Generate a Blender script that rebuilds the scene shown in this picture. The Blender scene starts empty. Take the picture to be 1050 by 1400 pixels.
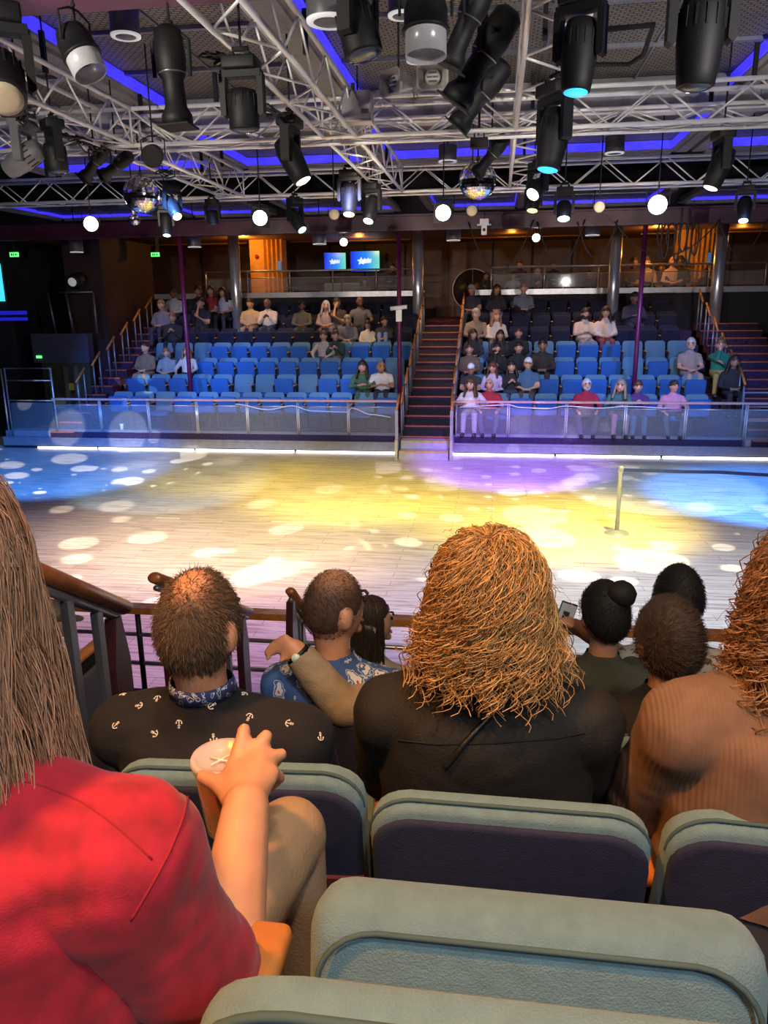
import bpy, bmesh, math, random
import numpy as np
from mathutils import Vector, Matrix, Euler, noise
from mathutils.bvhtree import BVHTree
random.seed(7)
S = bpy.context.scene
COL = S.collection
PI = math.pi
R = math.radians
# ------------------------------------------------------------------ camera
CAM = Vector((0, 0, 3.4))
CM = Matrix.Rotation(R(8.27), 3, 'Z') @ Matrix.Rotation(R(75), 3, 'X') @ Matrix.Rotation(R(-.63), 3, 'Z')
cd = bpy.data.cameras.new('camera'); cam = bpy.data.objects.new('camera', cd); COL.objects.link(cam)
cd.sensor_fit = 'HORIZONTAL'; cd.sensor_width = 36; cd.lens = 36; cd.clip_start = .02; cd.clip_end = 200
cam.matrix_world = Matrix.Translation(CAM) @ CM.to_4x4()
S.camera = cam
def ray(u, v): return CM @ Vector(((u-525)/1050, -(v-700)/1050, -1))
def at(u, v, Y):
    d = ray(u, v); return CAM + d*(Y/d.y)
def atz(u, v, z):
    d = ray(u, v); return CAM + d*((z-3.4)/d.z)
# ------------------------------------------------------------------ world, lights, exposure
S.view_settings.view_transform = 'Standard'; S.view_settings.look = 'None'
S.view_settings.exposure = 0.0; S.view_settings.gamma = 1
S.view_settings.use_curve_mapping = False
w = bpy.data.worlds.new('world'); S.world = w; w.use_nodes = True
w.node_tree.nodes['Background'].inputs[0].default_value = (.30, .28, .42, 1)
w.node_tree.nodes['Background'].inputs[1].default_value = .05
def aim(o, p, t):
    o.location = p
    o.rotation_euler = (Vector(t)-Vector(p)).to_track_quat('-Z', 'Y').to_euler()
def spot(name, p, t, col, watts, deg, blend=.4, rad=.06, gobo=None):
    d = bpy.data.lights.new(name, 'SPOT'); d.energy = watts; d.color = col; d.spot_size = R(deg); d.spot_blend = blend
    d.shadow_soft_size = rad
    o = bpy.data.objects.new(name, d); COL.objects.link(o); aim(o, p, t)
    if gobo:                       # a breakup gobo in the fixture: soft discs of light
        sc, base, seed = gobo
        d.use_nodes = True; nt = d.node_tree; N = nt.nodes; L = nt.links
        em = N['Emission']
        tc = N.new('ShaderNodeTexCoord'); sp = N.new('ShaderNodeSeparateXYZ'); L.new(tc.outputs['Normal'], sp.inputs[0])
        def m(op, a, b=None):
            n = N.new('ShaderNodeMath'); n.operation = op
            for i, q in enumerate((a, b)):
                if q is None: continue
                if isinstance(q, (int, float)): n.inputs[i].default_value = q
                else: L.new(q, n.inputs[i])
            return n.outputs[0]
        x = m('DIVIDE', sp.outputs[0], sp.outputs[2]); y = m('DIVIDE', sp.outputs[1], sp.outputs[2])
        cb = N.new('ShaderNodeCombineXYZ'); L.new(x, cb.inputs[0]); L.new(y, cb.inputs[1]); cb.inputs[2].default_value = seed
        tot = None
        for q, (k, lo, hi) in enumerate(((1.0, .10, .40), (2.1, .06, .34))):
            vo = N.new('ShaderNodeTexVoronoi'); vo.voronoi_dimensions = '2D'; vo.inputs['Scale'].default_value = sc*k
            ad = N.new('ShaderNodeVectorMath'); ad.operation = 'ADD'; ad.inputs[1].default_value = (seed*3.1+q*7.7, seed*1.7, 0)
            L.new(cb.outputs[0], ad.inputs[0]); L.new(ad.outputs[0], vo.inputs['Vector'])
            sx = N.new('ShaderNodeSeparateXYZ'); L.new(vo.outputs['Color'], sx.inputs[0])
            rr = m('MULTIPLY', m('MAXIMUM', m('SUBTRACT', sx.outputs[0], .28), 0), hi*1.35)
            on = m('MULTIPLY', m('MINIMUM', m('MAXIMUM', m('MULTIPLY', m('SUBTRACT', rr, vo.outputs['Distance']), 22), 0), 1), 1)
            tot = on if tot is None else m('MAXIMUM', tot, on)
        L.new(m('ADD', m('MULTIPLY', tot, 1-base), base), em.inputs['Strength'])
    return o
def floor_spot(name, uv, src, col, watts, deg, **k):
    t = atz(uv[0], uv[1], 0)
    return spot(name, src, t, col, watts*(.80 if 'gobo' not in k else 1.05), deg, **k)
# stage washes from the moving heads on the trusses
YEL = (1, .74, .035); BLU = (.05, .25, 1); VIO = (.42, .2, 1); PNK = (1, .55, .75); WHT = (1, .95, .88); CRM = (1, .86, .62)
floor_spot('stage_light_yellow', (480, 674), (-1.7, 9.6, 5.35), YEL, 3900, 44, blend=.9)
floor_spot('stage_light_yellow_right', (765, 715), (2.4, 10.4, 5.35), YEL, 4600, 52, blend=.9)
floor_spot('stage_light_yellow_left', (300, 640), (-4.0, 10.0, 5.35), YEL, 2300, 38, blend=.8)
floor_spot('stage_light_blue_left', (80, 640), (-6.2, 10.0, 5.35), BLU, 6000, 40, blend=.6)
floor_spot('stage_light_cyan_left', (230, 665), (-5.0, 9.5, 5.35), (.45, .75, 1), 1100, 34, blend=.4)
floor_spot('stage_light_blue_right', (1060, 680), (3.8, 12.0, 5.35), BLU, 6500, 48, blend=.45)
floor_spot('stage_light_cyan_right', (905, 672), (2.4, 11.0, 5.35), (.55, .85, 1), 1300, 32, blend=.15)
floor_spot('stage_light_violet', (700, 640), (0.4, 12.0, 5.35), (.30, .14, 1), 5500, 40, blend=.6)
floor_spot('stage_light_cream', (320, 735), (-3.8, 9.0, 5.35), (1, .74, .36), 2300, 72, blend=.9)
floor_spot('stage_light_pink', (210, 840), (-2.6, 6.4, 5.35), PNK, 900, 66, blend=.9)
floor_spot('stage_light_violet_near', (400, 860), (-1.2, 6.2, 5.35), VIO, 1000, 64, blend=.9)
floor_spot('stage_light_bluewhite_near', (850, 840), (1.2, 6.6, 5.35), (.68, .78, 1), 1500, 70, blend=.9)
floor_spot('stage_light_white', (560, 750), (-.6, 8.6, 5.35), (1, .88, .55), 750, 80, blend=.9)
floor_spot('stage_light_lilac_left', (50, 770), (-5.2, 7.4, 5.35), (.80, .62, 1), 900, 60, blend=.9)
floor_spot('stage_light_white_right', (950, 770), (2.6, 8.2, 5.35), (.78, .80, 1), 1000, 70, blend=.9)
floor_spot('stage_gobo_left', (215, 728), (-4.6, 7.6, 5.3), (1, .9, .72), 1900, 60, blend=.1, rad=.012, gobo=(3.0, .0, 1.3))
floor_spot('stage_gobo_back_left', (130, 632), (-5.6, 9.8, 5.3), (.95, .95, .9), 4200, 38, blend=.1, rad=.012, gobo=(6.5, .0, 2.9))
floor_spot('stage_gobo_right', (800, 735), (1.4, 8.4, 5.3), (1, .95, .72), 2000, 62, blend=.1, rad=.012, gobo=(3.8, .0, 4.2))
floor_spot('stage_gobo_back', (700, 655), (.3, 10.6, 5.3), (.9, .85, 1), 1700, 44, blend=.1, rad=.012, gobo=(6.0, .0, 6.6))
# blue front light on the far stand
for x, c, wt in ((-9, (.10, .28, 1), 2400), (-5.6, (.13, .34, 1), 2700), (-2.4, (.3, .38, 1), 900), (1.2, (.22, .36, 1), 1300), (4.2, (.15, .33, 1), 2200)):
    spot('stand_front_light', (x, 12.1, 5.42), (x, 20.2, 1.2), c, wt, 40, blend=.6, rad=.1)
for x, wt in ((-6.5, 600), (-2, 560), (2.4, 660)):
    spot('stand_fill_light', (x, 11.4, 5.42), (x, 21.5, 1.9), (1, .80, .66), wt, 50, blend=.6, rad=.1)
# warm downlights over the upper rows (the grey cylinders under the balcony ceiling)
for x, wt in ((-10.1, 60), (-7.2, 170), (-4.6, 220), (-1.1, 190), (2.35, 190), (5.1, 110)):
    spot('row_downlight', (x, 21.9, 5.35), (x, 22.4, 2.4), (1, .62, .30), wt, 76, blend=.6, rad=.08)
# balcony lounge lamps
for x, y, z, wt in ((-8.3, 25.7, 5.4, 60), (4.75, 25.6, 5.4, 60), (-4.6, 26.6, 5.45, 22), (.4, 26.4, 5.45, 16), (7.4, 26.4, 5.45, 16)):
    d = bpy.data.lights.new('lounge_lamp_light', 'POINT'); d.energy = wt; d.color = (1, .42, .06); d.shadow_soft_size = .12
    o = bpy.data.objects.new('lounge_lamp_light', d); COL.objects.link(o); o.location = (x, y, z)
# house lights above the near rows
spot('house_downlight_amber', (-1.25, .3, 5.6), (-.32, .9, 2.8), (1, .37, .04), 520, 44, blend=.7, rad=.1)
spot('house_downlight_red', (-.9, -1.2, 5.2), (-.55, .5, 3.0), (1, .8, .7), 45, 60, blend=.7, rad=.1)
spot('house_downlight_mid', (.5, -.6, 5.7), (.2, 1.2, 2.6), (1, .80, .58), 230, 80, blend=.7, rad=.15)
spot('house_downlight_right', (2.0, .2, 5.7), (.6, 1.6, 2.4), (1, .62, .32), 85, 70, blend=.7, rad=.12)
spot('house_downlight_front', (-.4, 1.2, 5.7), (-.2, 2.6, 2.2), (1, .6, .3), 170, 70, blend=.7, rad=.12)
spot('house_cool_downlight', (1.4, -1.6, 5.4), (.3, .8, 2.8), (.62, .85, 1), 220, 70, blend=.8, rad=.25)
# added fill spots without fixtures, aimed up to brighten the trusses
spot('rig_fill_light_left', (-4.5, 1.2, 4.7), (-3.2, 11, 6.1), (1, .92, .80), 1350, 80, blend=.7, rad=.12)
spot('rig_fill_light_right', (4.0, 1.2, 4.7), (1.5, 11, 6.1), (1, .95, .92), 1350, 80, blend=.7, rad=.12)

# ------------------------------------------------------------------ materials
MATS = {}
def mat(name, col, rough=.6, metal=0, emit=None, estr=0, var=.12, scale=8, bump=0, bscale=60, alpha=1, trans=0, coat=0, sheen=0, island=0):
    if name in MATS: return MATS[name]
    m = bpy.data.materials.new(name); m.use_nodes = True; nt = m.node_tree; N = nt.nodes; L = nt.links
    b = N['Principled BSDF']
    b.inputs['Roughness'].default_value = rough; b.inputs['Metallic'].default_value = metal
    if alpha < 1: b.inputs['Alpha'].default_value = alpha
    if trans: b.inputs['Transmission Weight'].default_value = trans
    if coat: b.inputs['Coat Weight'].default_value = coat; b.inputs['Coat Roughness'].default_value = .15
    if sheen: b.inputs['Sheen Weight'].default_value = sheen
    tc = N.new('ShaderNodeTexCoord')
    no = N.new('ShaderNodeTexNoise'); no.inputs['Scale'].default_value = scale; no.inputs['Detail'].default_value = 4
    L.new(tc.outputs['Object'], no.inputs['Vector'])
    cr = N.new('ShaderNodeValToRGB')
    lo = [max(0, c*(1-var)) for c in col]; hi = [min(1, c*(1+var)) for c in col]
    cr.color_ramp.elements[0].color = (*lo, 1); cr.color_ramp.elements[1].color = (*hi, 1)
    cr.color_ramp.elements[0].position = .3; cr.color_ramp.elements[1].position = .7
    if island:
        ge = N.new('ShaderNodeNewGeometry'); L.new(ge.outputs['Random Per Island'], cr.inputs[0])
        cr.color_ramp.elements[0].position = 0; cr.color_ramp.elements[1].position = 1
    else: L.new(no.outputs[0], cr.inputs[0])
    L.new(cr.outputs[0], b.inputs['Base Color'])
    if emit:
        b.inputs['Emission Color'].default_value = (*emit, 1); b.inputs['Emission Strength'].default_value = estr
    if bump:
        n2 = N.new('ShaderNodeTexNoise'); n2.inputs['Scale'].default_value = bscale; n2.inputs['Detail'].default_value = 3
        L.new(tc.outputs['Object'], n2.inputs['Vector'])
        bp = N.new('ShaderNodeBump'); bp.inputs['Strength'].default_value = bump; bp.inputs['Distance'].default_value = .01
        L.new(n2.outputs[0], bp.inputs['Height']); L.new(bp.outputs[0], b.inputs['Normal'])
    MATS[name] = m; return m
def nodes(m): return m.node_tree.nodes, m.node_tree.links, m.node_tree.nodes['Principled BSDF']

# ------------------------------------------------------------------ mesh helpers
class MB:
    def __init__(s): s.v = []; s.f = []; s.m = []; s.mi = 0; s.flat = []
    def add(s, vs, fs, smooth=True):
        o = len(s.v); s.v += [tuple(q) for q in vs]
        for f in fs: s.f.append([i+o for i in f]); s.m.append(s.mi); s.flat.append(smooth)
        return s
    def box(s, c, d, M=None):
        x, y, z = d[0]/2, d[1]/2, d[2]/2
        vs = [Vector((a*x, b*y, e*z)) for a in (-1, 1) for b in (-1, 1) for e in (-1, 1)]
        if M: vs = [M @ q for q in vs]
        vs = [q+Vector(c) for q in vs]
        return s.add(vs, [(0,1,3,2),(4,6,7,5),(0,4,5,1),(2,3,7,6),(0,2,6,4),(1,5,7,3)], False)
    def bb(s, a, b):
        return s.box([(p+q)/2 for p, q in zip(a, b)], [abs(p-q) for p, q in zip(a, b)])
    def lathe(s, prof, p, ax=(0,0,1), n=16, cap=True):
        q = Vector(ax).to_track_quat('Z', 'Y').to_matrix(); p = Vector(p); vs = []; fs = []
        for r, h in prof:
            for i in range(n):
                a = 2*PI*i/n; vs.append(p+q @ Vector((r*math.cos(a), r*math.sin(a), h)))
        for j in range(len(prof)-1):
            for i in range(n):
                k = (i+1) % n; fs.append((j*n+i, j*n+k, (j+1)*n+k, (j+1)*n+i))
        if cap: fs.append(tuple(reversed(range(n)))); fs.append(tuple(range((len(prof)-1)*n, len(prof)*n)))
        return s.add(vs, fs)
    def cyl(s, a, b, r, r2=None, n=10):
        a = Vector(a); b = Vector(b); d = b-a
        return s.lathe([(r, 0), (r if r2 is None else r2, d.length)], a, d, n)
    def tube(s, pts, r, n=6, cap=True, r1=None):
        pts = [Vector(p) for p in pts]; vs = []; fs = []; up = None; k = len(pts)
        for i, p in enumerate(pts):
            t = (pts[min(i+1, k-1)]-pts[max(i-1, 0)]).normalized()
            if up is None:
                up = t.orthogonal().normalized()
            up = (up-t*up.dot(t))
            up = up.normalized() if up.length > 1e-6 else t.orthogonal().normalized()
            sd = t.cross(up); rr = r if r1 is None else r+(r1-r)*i/(k-1)
            if callable(r): rr = r(i/(k-1))
            for j in range(n):
                a = 2*PI*j/n; vs.append(p+up*math.cos(a)*rr+sd*math.sin(a)*rr)
        for i in range(k-1):
            for j in range(n):
                q = (j+1) % n; fs.append((i*n+j, i*n+q, (i+1)*n+q, (i+1)*n+j))
        if cap: fs.append(tuple(reversed(range(n)))); fs.append(tuple(range((k-1)*n, k*n)))
        return s.add(vs, fs)
    def ell(s, c, rad, M=None, nu=14, nv=9, fn=None):
        vs = []; fs = []; c = Vector(c)
        for j in range(nv+1):
            th = PI*j/nv
            for i in range(nu):
                ph = 2*PI*i/nu
                q = Vector((math.sin(th)*math.cos(ph), math.sin(th)*math.sin(ph), math.cos(th)))
                if fn: q = fn(q)
                q = Vector((q.x*rad[0], q.y*rad[1], q.z*rad[2]))
                if M: q = M @ q
                vs.append(c+q)
        for j in range(nv):
            for i in range(nu):
                k = (i+1) % nu; fs.append((j*nu+i, (j+1)*nu+i, (j+1)*nu+k, j*nu+k))
        return s.add(vs, fs)
    def prism(s, poly, a, b, axis='y'):       # extrude a 2-D polygon (x,z) along an axis
        n = len(poly); vs = []
        for d in (a, b):
            for p, q in poly:
                vs.append({'y': (p, d, q), 'x': (d, p, q), 'z': (p, q, d)}[axis])
        fs = [tuple(range(n)), tuple(reversed(range(n, 2*n)))]
        for i in range(n): fs.append((i, i+n, (i+1) % n+n, (i+1) % n))
        return s.add(vs, fs, False)
    def mesh(s, name):
        me = bpy.data.meshes.new(name); me.from_pydata(s.v, [], s.f)
        me.polygons.foreach_set('material_index', s.m); me.polygons.foreach_set('use_smooth', s.flat)
        me.update(); bm = bmesh.new(); bm.from_mesh(me); bmesh.ops.remove_doubles(bm, verts=bm.verts, dist=1e-6)
        bmesh.ops.recalc_face_normals(bm, faces=bm.faces); bm.to_mesh(me); bm.free(); return me
    def build(s, name, m, parent=None, M=None):
        return link(name, s.mesh(name), m, parent, M)
def link(name, me, m=None, parent=None, M=None):
    o = bpy.data.objects.new(name, me); COL.objects.link(o)
    if m is not None:
        me.materials.clear()
        for q in (m if isinstance(m, (list, tuple)) else [m]): me.materials.append(q)
    if M is not None: o.matrix_local = M
    if parent: o.parent = parent
    return o
def tag(o, label, cat, group=None):
    o['label'] = label; o['category'] = cat
    if group: o['group'] = group
    return o
def thing(name, label, cat, loc=(0,0,0), rz=0, group=None):
    o = bpy.data.objects.new(name, None); COL.objects.link(o); o.empty_display_size = .05
    o.location = loc; o.rotation_euler = (0, 0, rz)
    return tag(o, label, cat, group)
def struct(name, mb, m, parent=None):
    o = mb.build(name, m, parent)
    if not parent: o['kind'] = 'structure'
    return o
def dup(root, loc, rz, label=None, group=None, skip=()):
    r = root.copy(); COL.objects.link(r); r.location = loc; r.rotation_euler = (0, 0, rz)
    if label: r['label'] = label
    if group: r['group'] = group
    for ch in root.children:
        if ch.name.split('.')[0] in skip: continue
        c = ch.copy(); COL.objects.link(c); c.parent = r
        for g in ch.children:
            d = g.copy(); COL.objects.link(d); d.parent = c
    return r
def bevmesh(name, d, bev, seg=2, fn=None):
    bm = bmesh.new(); bmesh.ops.create_cube(bm, size=1)
    for v in bm.verts: v.co = Vector((v.co.x*d[0], v.co.y*d[1], v.co.z*d[2]))
    bmesh.ops.bevel(bm, geom=list(bm.edges), offset=bev, segments=seg, affect='EDGES', profile=.5)
    if fn:
        for v in bm.verts: v.co = fn(v.co)
    for f in bm.faces: f.smooth = True
    me = bpy.data.meshes.new(name); bm.to_mesh(me); bm.free(); return me
def rrect(w, h, r, seg=5, corners=(1,1,1,1)):
    pts = []
    for (sx, sz, a0, on) in ((1,-1,-90,corners[0]), (1,1,0,corners[1]), (-1,1,90,corners[2]), (-1,-1,180,corners[3])):
        rr = r if on else .006
        for i in range(seg+1):
            a = R(a0+90*i/seg); pts.append((sx*(w/2-rr)+rr*math.cos(a), sz*(h/2-rr)+rr*math.sin(a)))
    return pts

# palette
M_steel = mat('brushed_steel', (.62, .63, .66), .32, .9)
M_steel_d = mat('dark_steel', (.25, .26, .30), .4, .8)
M_alu = mat('truss_aluminium', (.88, .87, .84), .35, .25, var=.05)
M_black = mat('black_housing', (.004, .004, .005), .6, 0, bump=.1, bscale=90)
M_black2 = mat('matte_black', (.012, .012, .014), .8)
M_chrome = mat('polished_chrome', (.72, .74, .82), .25, .7, var=.03)
M_purple = mat('purple_paint', (.11, .010, .06), .4, .1)
M_maroon = mat('maroon_paint', (.09, .012, .03), .4, .1)
M_wood = mat('orange_wood', (.52, .19, .045), .35, 0, var=.3, scale=14, coat=.3)
M_woodd = mat('handrail_wood', (.30, .10, .035), .35, 0, var=.3, scale=14, coat=.3)
M_darkwall = mat('dark_wall', (.022, .020, .028), .8)
M_cable = mat('cable_black', (.012, .012, .013), .6)
M_white_e = mat('white_led', (1, 1, 1), .5, 0, (1, .98, 1), 4)
def lens(name, c, s): return mat('lens_'+name, c, .3, 0, c, s, var=.02)
# ================================================================== STRUCTURE
mf = mat('dance_floor_vinyl', (.6, .55, .48), .42)
N, L, b = nodes(mf)
tc = N.new('ShaderNodeTexCoord'); mp = N.new('ShaderNodeMapping'); L.new(tc.outputs['Object'], mp.inputs[0])
br = N.new('ShaderNodeTexBrick'); L.new(mp.outputs[0], br.inputs['Vector'])
br.inputs['Color1'].default_value = (.74, .68, .60, 1); br.inputs['Color2'].default_value = (.66, .60, .52, 1); br.inputs['Mortar'].default_value = (.44, .38, .33, 1)
br.inputs['Scale'].default_value = 1; br.inputs['Mortar Size'].default_value = .006; br.inputs['Brick Width'].default_value = 1.25; br.inputs['Row Height'].default_value = .17
mp2 = N.new('ShaderNodeMapping'); mp2.inputs['Scale'].default_value = (1.6, 22, 1); L.new(tc.outputs['Object'], mp2.inputs[0])
n1 = N.new('ShaderNodeTexNoise'); n1.inputs['Scale'].default_value = 1.0; n1.inputs['Detail'].default_value = 6; n1.inputs['Distortion'].default_value = .6; L.new(mp2.outputs[0], n1.inputs['Vector'])
cr = N.new('ShaderNodeValToRGB'); cr.color_ramp.elements[0].position = .33; cr.color_ramp.elements[0].color = (.50, .44, .40, 1); cr.color_ramp.elements[1].position = .52; cr.color_ramp.elements[1].color = (1, 1, 1, 1)
L.new(n1.outputs[0], cr.inputs[0])
mx = N.new('ShaderNodeMix'); mx.data_type = 'RGBA'; mx.blend_type = 'MULTIPLY'; mx.inputs[0].default_value = .85
L.new(br.outputs[0], mx.inputs[6]); L.new(cr.outputs[0], mx.inputs[7]); L.new(mx.outputs[2], b.inputs['Base Color'])
fl = struct('floor', MB().bb((-14, 5.02, -.1), (11, 18.2, 0)), mf)
# white tape marks on the dance floor
mtape = mat('white_tape', (.85, .85, .85), .5)
for (u0, v0), (u1, v1) in (((371, 713), (443, 716)), ((444, 716), (470, 717)), ((213, 708), (246, 709))):
    p, q = atz(u0, v0, 0), atz(u1, v1, 0)
    o = MB().bb((p.x, p.y-.03, .0005), (q.x, p.y+.03, .004)).build('floor_tape', mtape)
    tag(o, {371: 'long white tape strip on the floor below the yellow light', 444: 'short white tape strip right of the long strip', 213: 'white tape strip on the floor at left'}[u0], 'tape', 'white tape marks on the floor')
mcarp = mat('maroon_carpet', (.12, .018, .03), .95, var=.9, scale=22, bump=.4, bscale=150)
N, L, b = nodes(mcarp)
for n in N:
    if n.type == 'VALTORGB':
        n.color_ramp.elements[0].color = (.03, .008, .035, 1); n.color_ramp.elements[1].color = (.34, .03, .035, 1)
        e = n.color_ramp.elements.new(.5); e.color = (.10, .01, .025, 1)
        e = n.color_ramp.elements.new(.82); e.color = (.30, .14, .02, 1)
        n.color_ramp.elements[0].position = .35; n.color_ramp.elements[-2].position = .62
mcarp2 = mat('navy_carpet', (.035, .02, .06), .95, var=.7, scale=25, bump=.4, bscale=150)
mplat = mat('platform_panel', (.30, .30, .36), .45, .2)
RZ, RP, Y0, F0 = .37, .9, 18.75, .42
def frow(k): return Y0+RP*k, F0+RZ*k
def tiers(name, x0, x1):
    mb = MB()
    poly = [(17.92, -.05), (17.92, F0)]
    for k in range(1, 7):
        y, z = frow(k); poly += [(y-.68, z-RZ), (y-.68, z)]
    poly += [(24.9, frow(6)[1]), (24.9, -.05)]
    return struct(name, mb.prism(poly, x0, x1, 'x'), mcarp2)
tiers('tier_left', -10.45, -2.22); tiers('tier_right', -.94, 5.5)
st = struct('stair_core', MB().prism([(17.9, -.05), (17.9, .36), (24.25, 2.93), (24.25, -.05)], -2.2, -.95, 'x'), M_darkwall)
# deck of the lounge above the last row, landing at the head of the stair
mdeck = mat('deck_edge_metal', (.55, .55, .60), .35, .6)
for x0, x1 in ((-13.5, -2.25), (-.7, 10)):
    struct('lounge_deck', MB().bb((x0, 24.92, 2.5), (x1, 30, 3.3)).bb((x0, 24.92, 3.3), (x1, 25.06, 3.71)), M_darkwall)
    struct('lounge_deck_edge', MB().bb((x0, 24.86, 3.70), (x1, 25.1, 3.86)), mdeck)
struct('landing_floor', MB().bb((-2.25, 24.2, 2.7), (-.7, 30, 2.99)), mcarp)
mbrown = mat('brown_wall_panel', (.10, .045, .025), .5, var=.25, scale=3)
morange = mat('orange_wood_panel', (.42, .17, .03), .45, var=.25, scale=4)
wf = struct('wall_far', MB().bb((-14, 29.5, 0), (11, 29.7, 7)), mbrown)
for i, x in enumerate((-11.2, -6.2, -4.9, -3.4, -.2, 1.2, 2.6, 6.6, 8.0)):
    MB().bb((x-.03, 29.44, 3.7), (x+.03, 29.5, 5.7)).build('wall_batten', M_darkwall, wf)
MB().bb((-1.1, 29.40, 3.0), (.2, 29.5, 3.95)).build('orange_panel', morange, wf)
MB().bb((-1.75, 29.35, 3.0), (-1.15, 29.5, 5.6)).build('door_panel', mat('door_wood', (.16, .08, .045), .5), wf)
struct('wall_left', MB().bb((-14.2, -4, -.1), (-14, 30, 7)), M_darkwall)
struct('wall_right', MB().bb((11, -4, -.1), (11.2, 30, 7)), M_darkwall)
struct('wall_near', MB().bb((-14, -4.2, -.1), (11, -4, 7)), M_darkwall)
# left side: dark panelled wall beside the stand
wl = struct('wall_stand_left', MB().bb((-12.3, 21.5, 0), (-11.15, 24.9, 5.4)), mat('dark_brown_wall', (.035, .014, .016), .7))
# ceiling slabs
mceil = mat('ceiling_white_molding', (.27, .255, .24), .6)
mceild = mat('ceiling_dark', (.05, .05, .055), .8)
mlounge = mat('lounge_ceiling_panel', (.20, .10, .05), .5)
struct('ceiling', MB().bb((-14, -4, 6.9), (11, 30, 7.1)), mceild)
lc = struct('ceiling_lounge', MB().bb((-14, 23.0, 5.62), (11, 30, 5.8)), mlounge)
for i, (x0, x1) in enumerate(((-12.5, -8.8), (-7.2, -3.0), (-1.6, 2.6), (4.6, 8.6))):
    for yy in (24.2, 27.6):
        MB().bb((x0, yy, 5.58), (x1, yy+.08, 5.62)).build('ceiling_rib', morange, lc)
struct('trim_1', MB().bb((-14, 22.9, 5.5), (11, 23.05, 6.9)), M_darkwall)
# coffers: mesh ceiling panels inside a moulded frame with blue LED coves
mmesh = mat('mesh_panel', (.30, .27, .22), .55, .3)
N, L, b = nodes(mmesh)
tc = N.new('ShaderNodeTexCoord'); br = N.new('ShaderNodeTexBrick'); L.new(tc.outputs['Object'], br.inputs['Vector'])
br.inputs['Color1'].default_value = (.30, .275, .225, 1); br.inputs['Color2'].default_value = (.24, .22, .18, 1); br.inputs['Mortar'].default_value = (.03, .03, .03, 1)
br.inputs['Scale'].default_value = 1; br.inputs['Mortar Size'].default_value = .010; br.inputs['Brick Width'].default_value = .10; br.inputs['Row Height'].default_value = .06
L.new(br.outputs[0], b.inputs['Base Color'])
mblue = mat('blue_cove_glow', (.1, .1, .9), .5, 0, (.045, .03, 1.0), .95)  # light of hidden LEDs put into the cove walls as their own glow
CZ = 6.4
def coffer(x0, x1, y0, y1, z=CZ, dz=.20, fr=.22, far=True):
    f = struct('ceiling_coffer', MB().bb((x0-fr, y0-fr, z), (x0, y1+fr, z+dz)).bb((x1, y0-fr, z), (x1+fr, y1+fr, z+dz)).bb((x0, y0-fr, z), (x1, y0, z+dz)).bb((x0, y1, z), (x1, y1+fr, z+dz)), mceil)
    for (a, c) in (((x0-fr-.07, y0, z-.05), (x0-fr*.4, y1, z)), ((x1+fr*.4, y0, z-.05), (x1+fr+.07, y1, z)), ((x0, y1+fr*.4, z-.05), (x1, y1+fr+.07, z))):
        MB().bb(a, c).build('molding', mceil, f)
    e = .02
    MB().bb((x0, y0, z+.03), (x0+e, y1, z+dz-.02)).build('cove_wall_glow', mblue, f)
    MB().bb((x1-e, y0, z+.03), (x1, y1, z+dz-.02)).build('cove_wall_glow', mblue, f)
    if far: MB().bb((x0+e, y1-e, z+.03), (x1-e, y1, z+dz-.02)).build('cove_wall_glow', mblue, f)
    n = max(1, round((x1-x0)/1.35)); m_ = max(1, round((y1-y0)/1.5))
    for i in range(n):
        for j in range(m_):
            a0 = x0+(x1-x0)*i/n; a1 = x0+(x1-x0)*(i+1)/n; b0 = y0+(y1-y0)*j/m_; b1 = y0+(y1-y0)*(j+1)/m_
            MB().bb((a0+.012, b0+.03, z+dz), (a1-.012, b1-.03, z+dz+.03)).build('mesh_panel', mmesh, f)
        if i: MB().bb((a0-.012, y0, z+dz-.03), (a0+.012, y1, z+dz)).build('ceiling_tee', M_steel_d, f)
    for j in range(1, m_):
        b0 = y0+(y1-y0)*j/m_
        MB().bb((x0, b0-.03, z+dz-.05), (x1, b0+.03, z+dz)).build('ceiling_channel', M_steel_d, f)
for a_, c_ in ((-5.25, -2.75), (-2.17, 3.26), (3.9, 8.6), (-9.6, -5.9)): coffer(a_, c_, 5.0, 12.9, far=False)
coffer(-5.55, -2.95, 13.2, 17.75); coffer(-2.32, 3.42, 13.2, 17.6); coffer(4.1, 8.8, 13.2, 17.6); coffer(-10.0, -6.2, 13.2, 17.75)
for x0, x1 in ((-12.6, -9.6), (-8.6, -6.4), (-5.4, -2.9), (-1.7, .4), (.9, 3.8), (4.8, 8.2)):
    coffer(x0, x1, 19.6, 22.3, 5.95, .12, .15)
# beams
struct('trim_2', MB().bb((-14, 12.6, 6.06), (11, 12.85, 6.36)), mat('grey_beam', (.33, .33, .37), .5, .2))
for i in range(14):
    x = -6.8+i*.95
    o = MB().bb((x-.06, 12.57, 6.1), (x+.06, 12.6, 6.32)).build('beam_bracket', M_steel_d); o.parent = bpy.data.objects['trim_2']
mbz = bpy.data.objects['trim_2']
bm_ = MB().bb((-14, 18.9, 5.10), (11, 19.15, 5.14)).bb((-14, 18.9, 5.42), (11, 19.15, 5.46)).bb((-14, 19.0, 5.14), (11, 19.05, 5.42))
struct('trim_3', bm_, mat('purple_beam', (.055, .008, .03), .45))
struct('trim_4', MB().bb((-14, 6.0, 5.62), (-.9, 6.35, 5.66)).bb((-14, 6.16, 5.66), (-.9, 6.2, 6.2)).bb((-14, 6.0, 6.2), (-.9, 6.35, 6.24)), mat('maroon_beam', (.20, .05, .09), .4))
struct('trim_5', MB().bb((-3.05, 4.0, 5.62), (-2.95, 6.35, 5.9)), M_maroon)
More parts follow.
